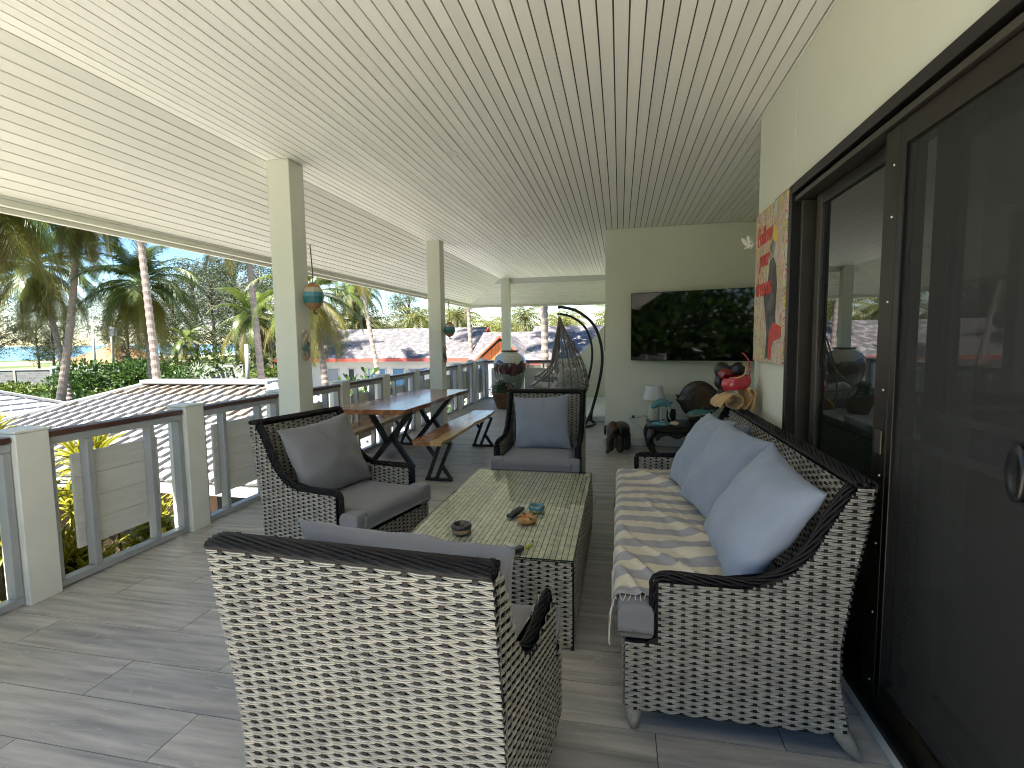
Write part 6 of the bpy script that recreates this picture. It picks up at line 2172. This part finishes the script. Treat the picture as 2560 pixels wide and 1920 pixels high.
# ------------------------------------------------------------------ feathery beach trees
NEED = mat('casuarina_needles', (0.060, 0.080, 0.032), 0.7, island=0.4, transl=0.30, rnd=0.25)
BARK = mat('grey_bark', (0.16, 0.13, 0.10), 0.95, var=0.25, vscale=3)
def casu_crown(seed, H_, R_, nclump, dens):
    rg = random.Random(seed)
    mb_, br_ = MB(), MB()
    for k in range(nclump):
        t = (k + rg.random()) / nclump
        z0 = H_ * (0.25 + 0.72 * t)
        az = rg.uniform(0, 2 * PI)
        rr = R_ * (0.35 + 0.65 * math.sin(PI * (0.15 + 0.8 * t))) * rg.uniform(0.35, 1.0)
        c_ = V((rr * math.cos(az), rr * math.sin(az), z0 + rr * rg.uniform(0.05, 0.35)))
        br_.tube([V((0, 0, z0 * 0.85)), V((rr * .5 * math.cos(az), rr * .5 * math.sin(az), (z0 * .85 + c_.z) / 2 + 0.2)), c_], [0.10, 0.06, 0.02], 4)
        cr_ = rg.uniform(0.7, 1.5) * R_ * 0.22
        for _ in range(dens):
            p = c_ + V((rg.gauss(0, 1), rg.gauss(0, 1), rg.gauss(0, .62))) * cr_ * 0.62
            d = V((rg.gauss(0, .6), rg.gauss(0, .6), rg.uniform(-0.9, 0.35))).normalized()
            ln = rg.uniform(0.35, 0.75)
            sd = d.cross(V((rg.uniform(-1, 1), rg.uniform(-1, 1), 0.2))).normalized() * 0.045
            mb_.add([p - sd, p + sd, p + d * ln], [(0, 1, 2)])
    return mb_.mesh('crown', NEED), br_
casu = []
for i in range(3):
    cm_, br_ = casu_crown(300 + i, 15.0, 4.6, 50, 105)
    br_.tube([(0, 0, 0), (0.15, 0.1, 5), (0.0, 0.2, 10), (0.1, 0, 14)], [0.34, 0.26, 0.16, 0.05], 8)
    casu.append((cm_, br_.mesh('trunk', BARK, True)))
def casuarina(label, x, y, s_, k, rz):
    o = thing('feathery_beach_tree', label, 'tree', (x, y, GZ), rz, 'feathery beach trees')
    c_ = ob('crown', casu[k][0], o)
    t_ = ob('trunk', casu[k][1], o)
    for q in (c_, t_):
        q.scale = (s_, s_, s_)
for i, (x, y, s_, lb) in enumerate(((-66, 70, 1.16, 'tall feathery tree behind the golden palm'), (-59, 66, 1.05, 'feathery tree under the white cloud, left one'), (-52.5, 63, 1.12, 'feathery tree under the white cloud, middle one'),
                                 (-46, 60, 1.02, 'dense feathery tree behind the ringed palm trunk'), (-40.5, 58.5, 0.95, 'feathery tree just left of the nearest column'), (-74, 74, 1.1, 'feathery tree far behind the pale palm trunk'),
                                 (-84, 60, 0.55, 'low spreading tree in front of the sea at the left edge'), (-77, 57, 0.62, 'low spreading tree left of the thatched hut'), (-92, 70, 0.75, 'hazy tree by the beach at the far left'),
                                 (-68, 60, 0.9, 'thin tree beside the thatched hut'), (-34, 63, 0.8, 'feathery tree hidden behind the nearest column'), (-28, 66, 0.75, 'feathery tree behind the palm right of the nearest column'),
                                 (-80, 52, 0.9, 'tall thin tree behind the leaning palm at the left'))):
    casuarina(lb, x, y, s_, i % 3, i * 1.3)

# bushes, undergrowth
BUSH = mat('bush_leaf', (0.050, 0.098, 0.018), 0.5, island=0.4, transl=0.3)
BUSHY = mat('weed_leaf', (0.105, 0.145, 0.022), 0.55, island=0.4, transl=0.3)
def bush(label, x, y, rx, ry, z1, n, sz, seed, m=None):
    rg = random.Random(seed)
    o = thing('bush', label, 'bush', (x, y, GZ), 0, 'garden bushes')
    mb_ = MB()
    h = z1 - GZ
    for k in range(9):
        a, r_ = rg.uniform(0, 6.28), rg.uniform(0.1, 0.75)
        leafball(mb_, (rx * r_ * math.cos(a), ry * r_ * math.sin(a), h * rg.uniform(0.25, 0.72)), rx * 0.5, ry * 0.5, h * 0.32, n // 9, sz, rg, mi=0, wid=0.5)
    mb_.build('foliage', m or BUSH, o, stuff=True)
    st_ = MB()
    for k in range(4):
        a = rg.uniform(0, 6.28)
        st_.tube([(0, 0, 0), (rx * .3 * math.cos(a), ry * .3 * math.sin(a), h * 0.6)], [0.06, 0.02], 5)
    st_.build('stem', BARK, o)
bush('big bright bush right of the thatched hut', -42.5, 36.5, 4.4, 3.0, 0.15, 4200, 0.42, 1)
bush('dark bush at the foot of the pale palm trunk', -37.5, 36.5, 3.0, 2.6, -0.15, 2600, 0.36, 2)
bush('bush between the block wall and the palms', -48, 38.5, 3.6, 2.6, -0.9, 2400, 0.36, 3)
bush('low bush in front of the block wall', -52, 34, 3.2, 2.6, -1.6, 1800, 0.34, 4, BUSHY)
bush('green shrub beyond the railing, right of the nearest column', -7.6, 14.6, 1.5, 1.3, 0.62, 1500, 0.26, 5)
bush('green shrub seen above the railing near the dining table', -5.3, 13.6, 1.3, 1.2, 0.05, 1300, 0.24, 6)
bush('shrub beside the lane under the tall feathery trees', -35, 47, 4.5, 2.5, -1.2, 2400, 0.4, 7, BUSHY)
bush('shrub at the foot of the ringed palm trunk', -28, 46, 3.5, 2.2, -1.0, 2000, 0.38, 8)
bush('shrub outside the far end of the terrace', -2.3, 14.6, 1.0, 0.9, 0.0, 900, 0.2, 9, BUSHY)
for i, (x, y, h_) in enumerate(((-13, 0.5, 1.2), (-8, -9, 4.5), (-14, -15, 6.5), (-5, -17, 5.5), (-22, -12, 6), (-10, -24, 8), (-18, -28, 9), (-27, -20, 8), (-3, -26, 7))):
    bush('leafy bush behind the camera, outside the photo', x, y, 4.2, 3.6, h_, 3600, 0.55, 20 + i, BUSH)
fpn = thing('fan_palm', 'small silvery fan palm left of the white garden wall', 'palm', (-40.6, 42.8, GZ))
SILV = mat('silver_leaf', (0.26, 0.30, 0.22), 0.5, island=0.2, transl=0.2)
fl_ = MB()
for k in range(9):
    a = k * 2 * PI / 9
    dirv = V((math.sin(a), math.cos(a), 0))
    for j in range(9):
        b_ = a + (j - 4) * 0.22
        d = V((0.75 * math.sin(b_), 0.75 * math.cos(b_), 0.35 + 0.5 * (k % 3) / 2 - 0.08 * abs(j - 4)))
        root_ = V((0.4 * math.sin(a), 0.4 * math.cos(a), 1.0 + 0.3 * (k % 3)))
        sd = d.cross(V((0, 0, 1))).normalized() * 0.05
        fl_.add([root_, root_ + d * 0.8 + sd, root_ + d * 1.5, root_ + d * 0.8 - sd], [(0, 1, 2, 3)])
fl_.build('fan_leaves', SILV, fpn, stuff=True)
MB().tube([(0, 0, 0), (0, 0, 1.4)], [0.16, 0.10], 8).build('trunk', BARK, fpn)
ug = MB()
rg_ = random.Random(9)
for _ in range(1500):
    a = rg_.uniform(0, 1)
    x, y = rg_.uniform(-62, -16), rg_.uniform(14, 46)
    if x > -15.5 - (y - 14) * 0.2 or (-48 < x < -43 and y > 52):
        continue
    h = rg_.uniform(0.25, 0.8) + 0.5 * max(0, noi(x * 0.2, y * 0.2))
    leafball(ug, (x, y, GZ + h * 0.5), 0.9, 0.9, h * 0.6, 16, 0.42, rg_, 0.4, 1 if rg_.random() < 0.6 else 0, 0.5)
for _ in range(260):
    x, y = rg_.uniform(-34, -8), rg_.uniform(-20, 14)
    leafball(ug, (x, y, GZ + 0.4), 1.1, 1.1, 0.5, 14, 0.5, rg_, 0.4, 1, 0.5)
u = ug.build('undergrowth', [BUSH, BUSHY])
u['kind'] = 'stuff'
u['label'] = 'low green weeds covering the plot beyond the pavilion'
u['category'] = 'undergrowth'
fs2 = MB()
for _ in range(900):
    x, y = rg_.uniform(-60, 20), rg_.uniform(50, 75)
    leafball(fs2, (x, y, GZ + rg_.uniform(0.5, 3.0)), 1.6, 1.6, 1.1, 9, 0.8, rg_, 0.2, 0, 0.5)
f2 = fs2.build('grove_thicket', [mat('thicket_leaf', (0.06, 0.08, 0.022), 0.6, island=0.4, transl=0.25)])
f2['kind'] = 'stuff'
f2['label'] = 'green thicket between the trunks of the far palm grove'
f2['category'] = 'thicket'

# ------------------------------------------------------------------ yellow striped plants outside the railing
YL = mat('leaf_yellow', (0.36, 0.31, 0.028), 0.4, island=0.25, rnd=0.12, transl=0.35)
YG = mat('leaf_green_mid', (0.10, 0.17, 0.025), 0.4, island=0.25, transl=0.35)
def rosette(seed):
    rg = random.Random(seed)
    mb_ = MB()
    for i in range(34):
        az = i * 2.39996
        t = i / 34
        e = 1.35 - 1.55 * t + rg.uniform(-.12, .12)
        ln = rg.uniform(0.17, 0.25) * (0.75 + 0.35 * math.sin(PI * t))
        ca, sa = math.cos(az), math.sin(az)
        sd = V((-sa, ca, 0))
        p = V((0, 0, 0.10 * (1 - t)))
        rows_ = []
        n = 4
        for k in range(n + 1):
            u_ = k / n
            wv = 0.0145 * (math.sin(PI * (0.12 + 0.86 * u_)) ** 0.6)
            a = e - 0.9 * u_ * u_
            rows_.append([p - sd * wv, p - sd * wv * 0.30, p + sd * wv * 0.30, p + sd * wv])
            p = p + V((math.cos(a) * ca, math.cos(a) * sa, math.sin(a))) * (ln / n)
        vs_ = [q for r_ in rows_ for q in r_]
        b0 = [(k * 4 + c_, k * 4 + c_ + 1, k * 4 + c_ + 5, k * 4 + c_ + 4) for k in range(n) for c_ in (0, 2)]
        b1 = [(k * 4 + 1, k * 4 + 2, k * 4 + 6, k * 4 + 5) for k in range(n)]
        mb_.add(vs_, b0, 0)
        mb_.add(vs_, b1, 1)
    return mb_.mesh('leaf_rosette', [YL, YG])
RO = [rosette(400 + i) for i in range(4)]
yp = [(-3.95, 1.20, 0.55), (-4.25, 1.75, 0.10), (-3.92, 2.10, 0.25), (-4.05, 2.50, 0.86), (-4.35, 2.55, 0.0), (-3.90, 2.95, -0.05), (-4.15, 3.30, 0.55), (-4.45, 3.05, -0.25), (-3.95, 3.65, -0.2), (-4.6, 2.0, -0.3), (-3.9, 0.75, 0.3), (-4.3, 4.1, -0.6)]
yl = ['leftmost', 'second', 'third', 'fourth', 'fifth', 'sixth', 'seventh', 'eighth', 'ninth', 'tenth', 'eleventh', 'twelfth']
rg_ = random.Random(31)
order = sorted(range(len(yp)), key=lambda i: yp[i][1])
for n_, i in enumerate(order):
    x, y, zt = yp[i]
    o = thing('yellow_striped_shrub', yl[n_] + (' yellow and green striped shrub outside the railing' if n_ == 0 else ' yellow and green striped shrub outside the railing, counted from the left'), 'shrub', (x, y, GZ), 0, 'yellow striped shrubs outside the railing')
    st_ = MB()
    nr_ = 44
    for k in range(nr_):
        a = rg_.uniform(0, 6.28)
        zz = zt - GZ - (k / nr_) ** 1.2 * 2.1
        rr = 0.05 + 0.42 * min(1, (zt - GZ - zz) * 1.3) * rg_.uniform(0.5, 1.1)
        if x + rr * math.cos(a) > -3.68:
            a = PI - a
        q = ob('leaf_rosette', RO[rg_.randint(0, 3)], o)
        q.location = (rr * math.cos(a), rr * math.sin(a), zz)
        q.rotation_euler = (rg_.uniform(-.5, .5), rg_.uniform(-.5, .5), rg_.uniform(0, 6.28))
        s_ = rg_.uniform(0.85, 1.2)
        q.scale = (s_, s_, s_)
        if k % 3 == 0:
            st_.tube([(0.05 * math.cos(a), 0.05 * math.sin(a), 0), (0.2 * math.cos(a), 0.2 * math.sin(a), 1.4), (rr * math.cos(a), rr * math.sin(a), zz)], [0.02, 0.015, 0.008], 5)
    st_.build('stem', BARK, o)
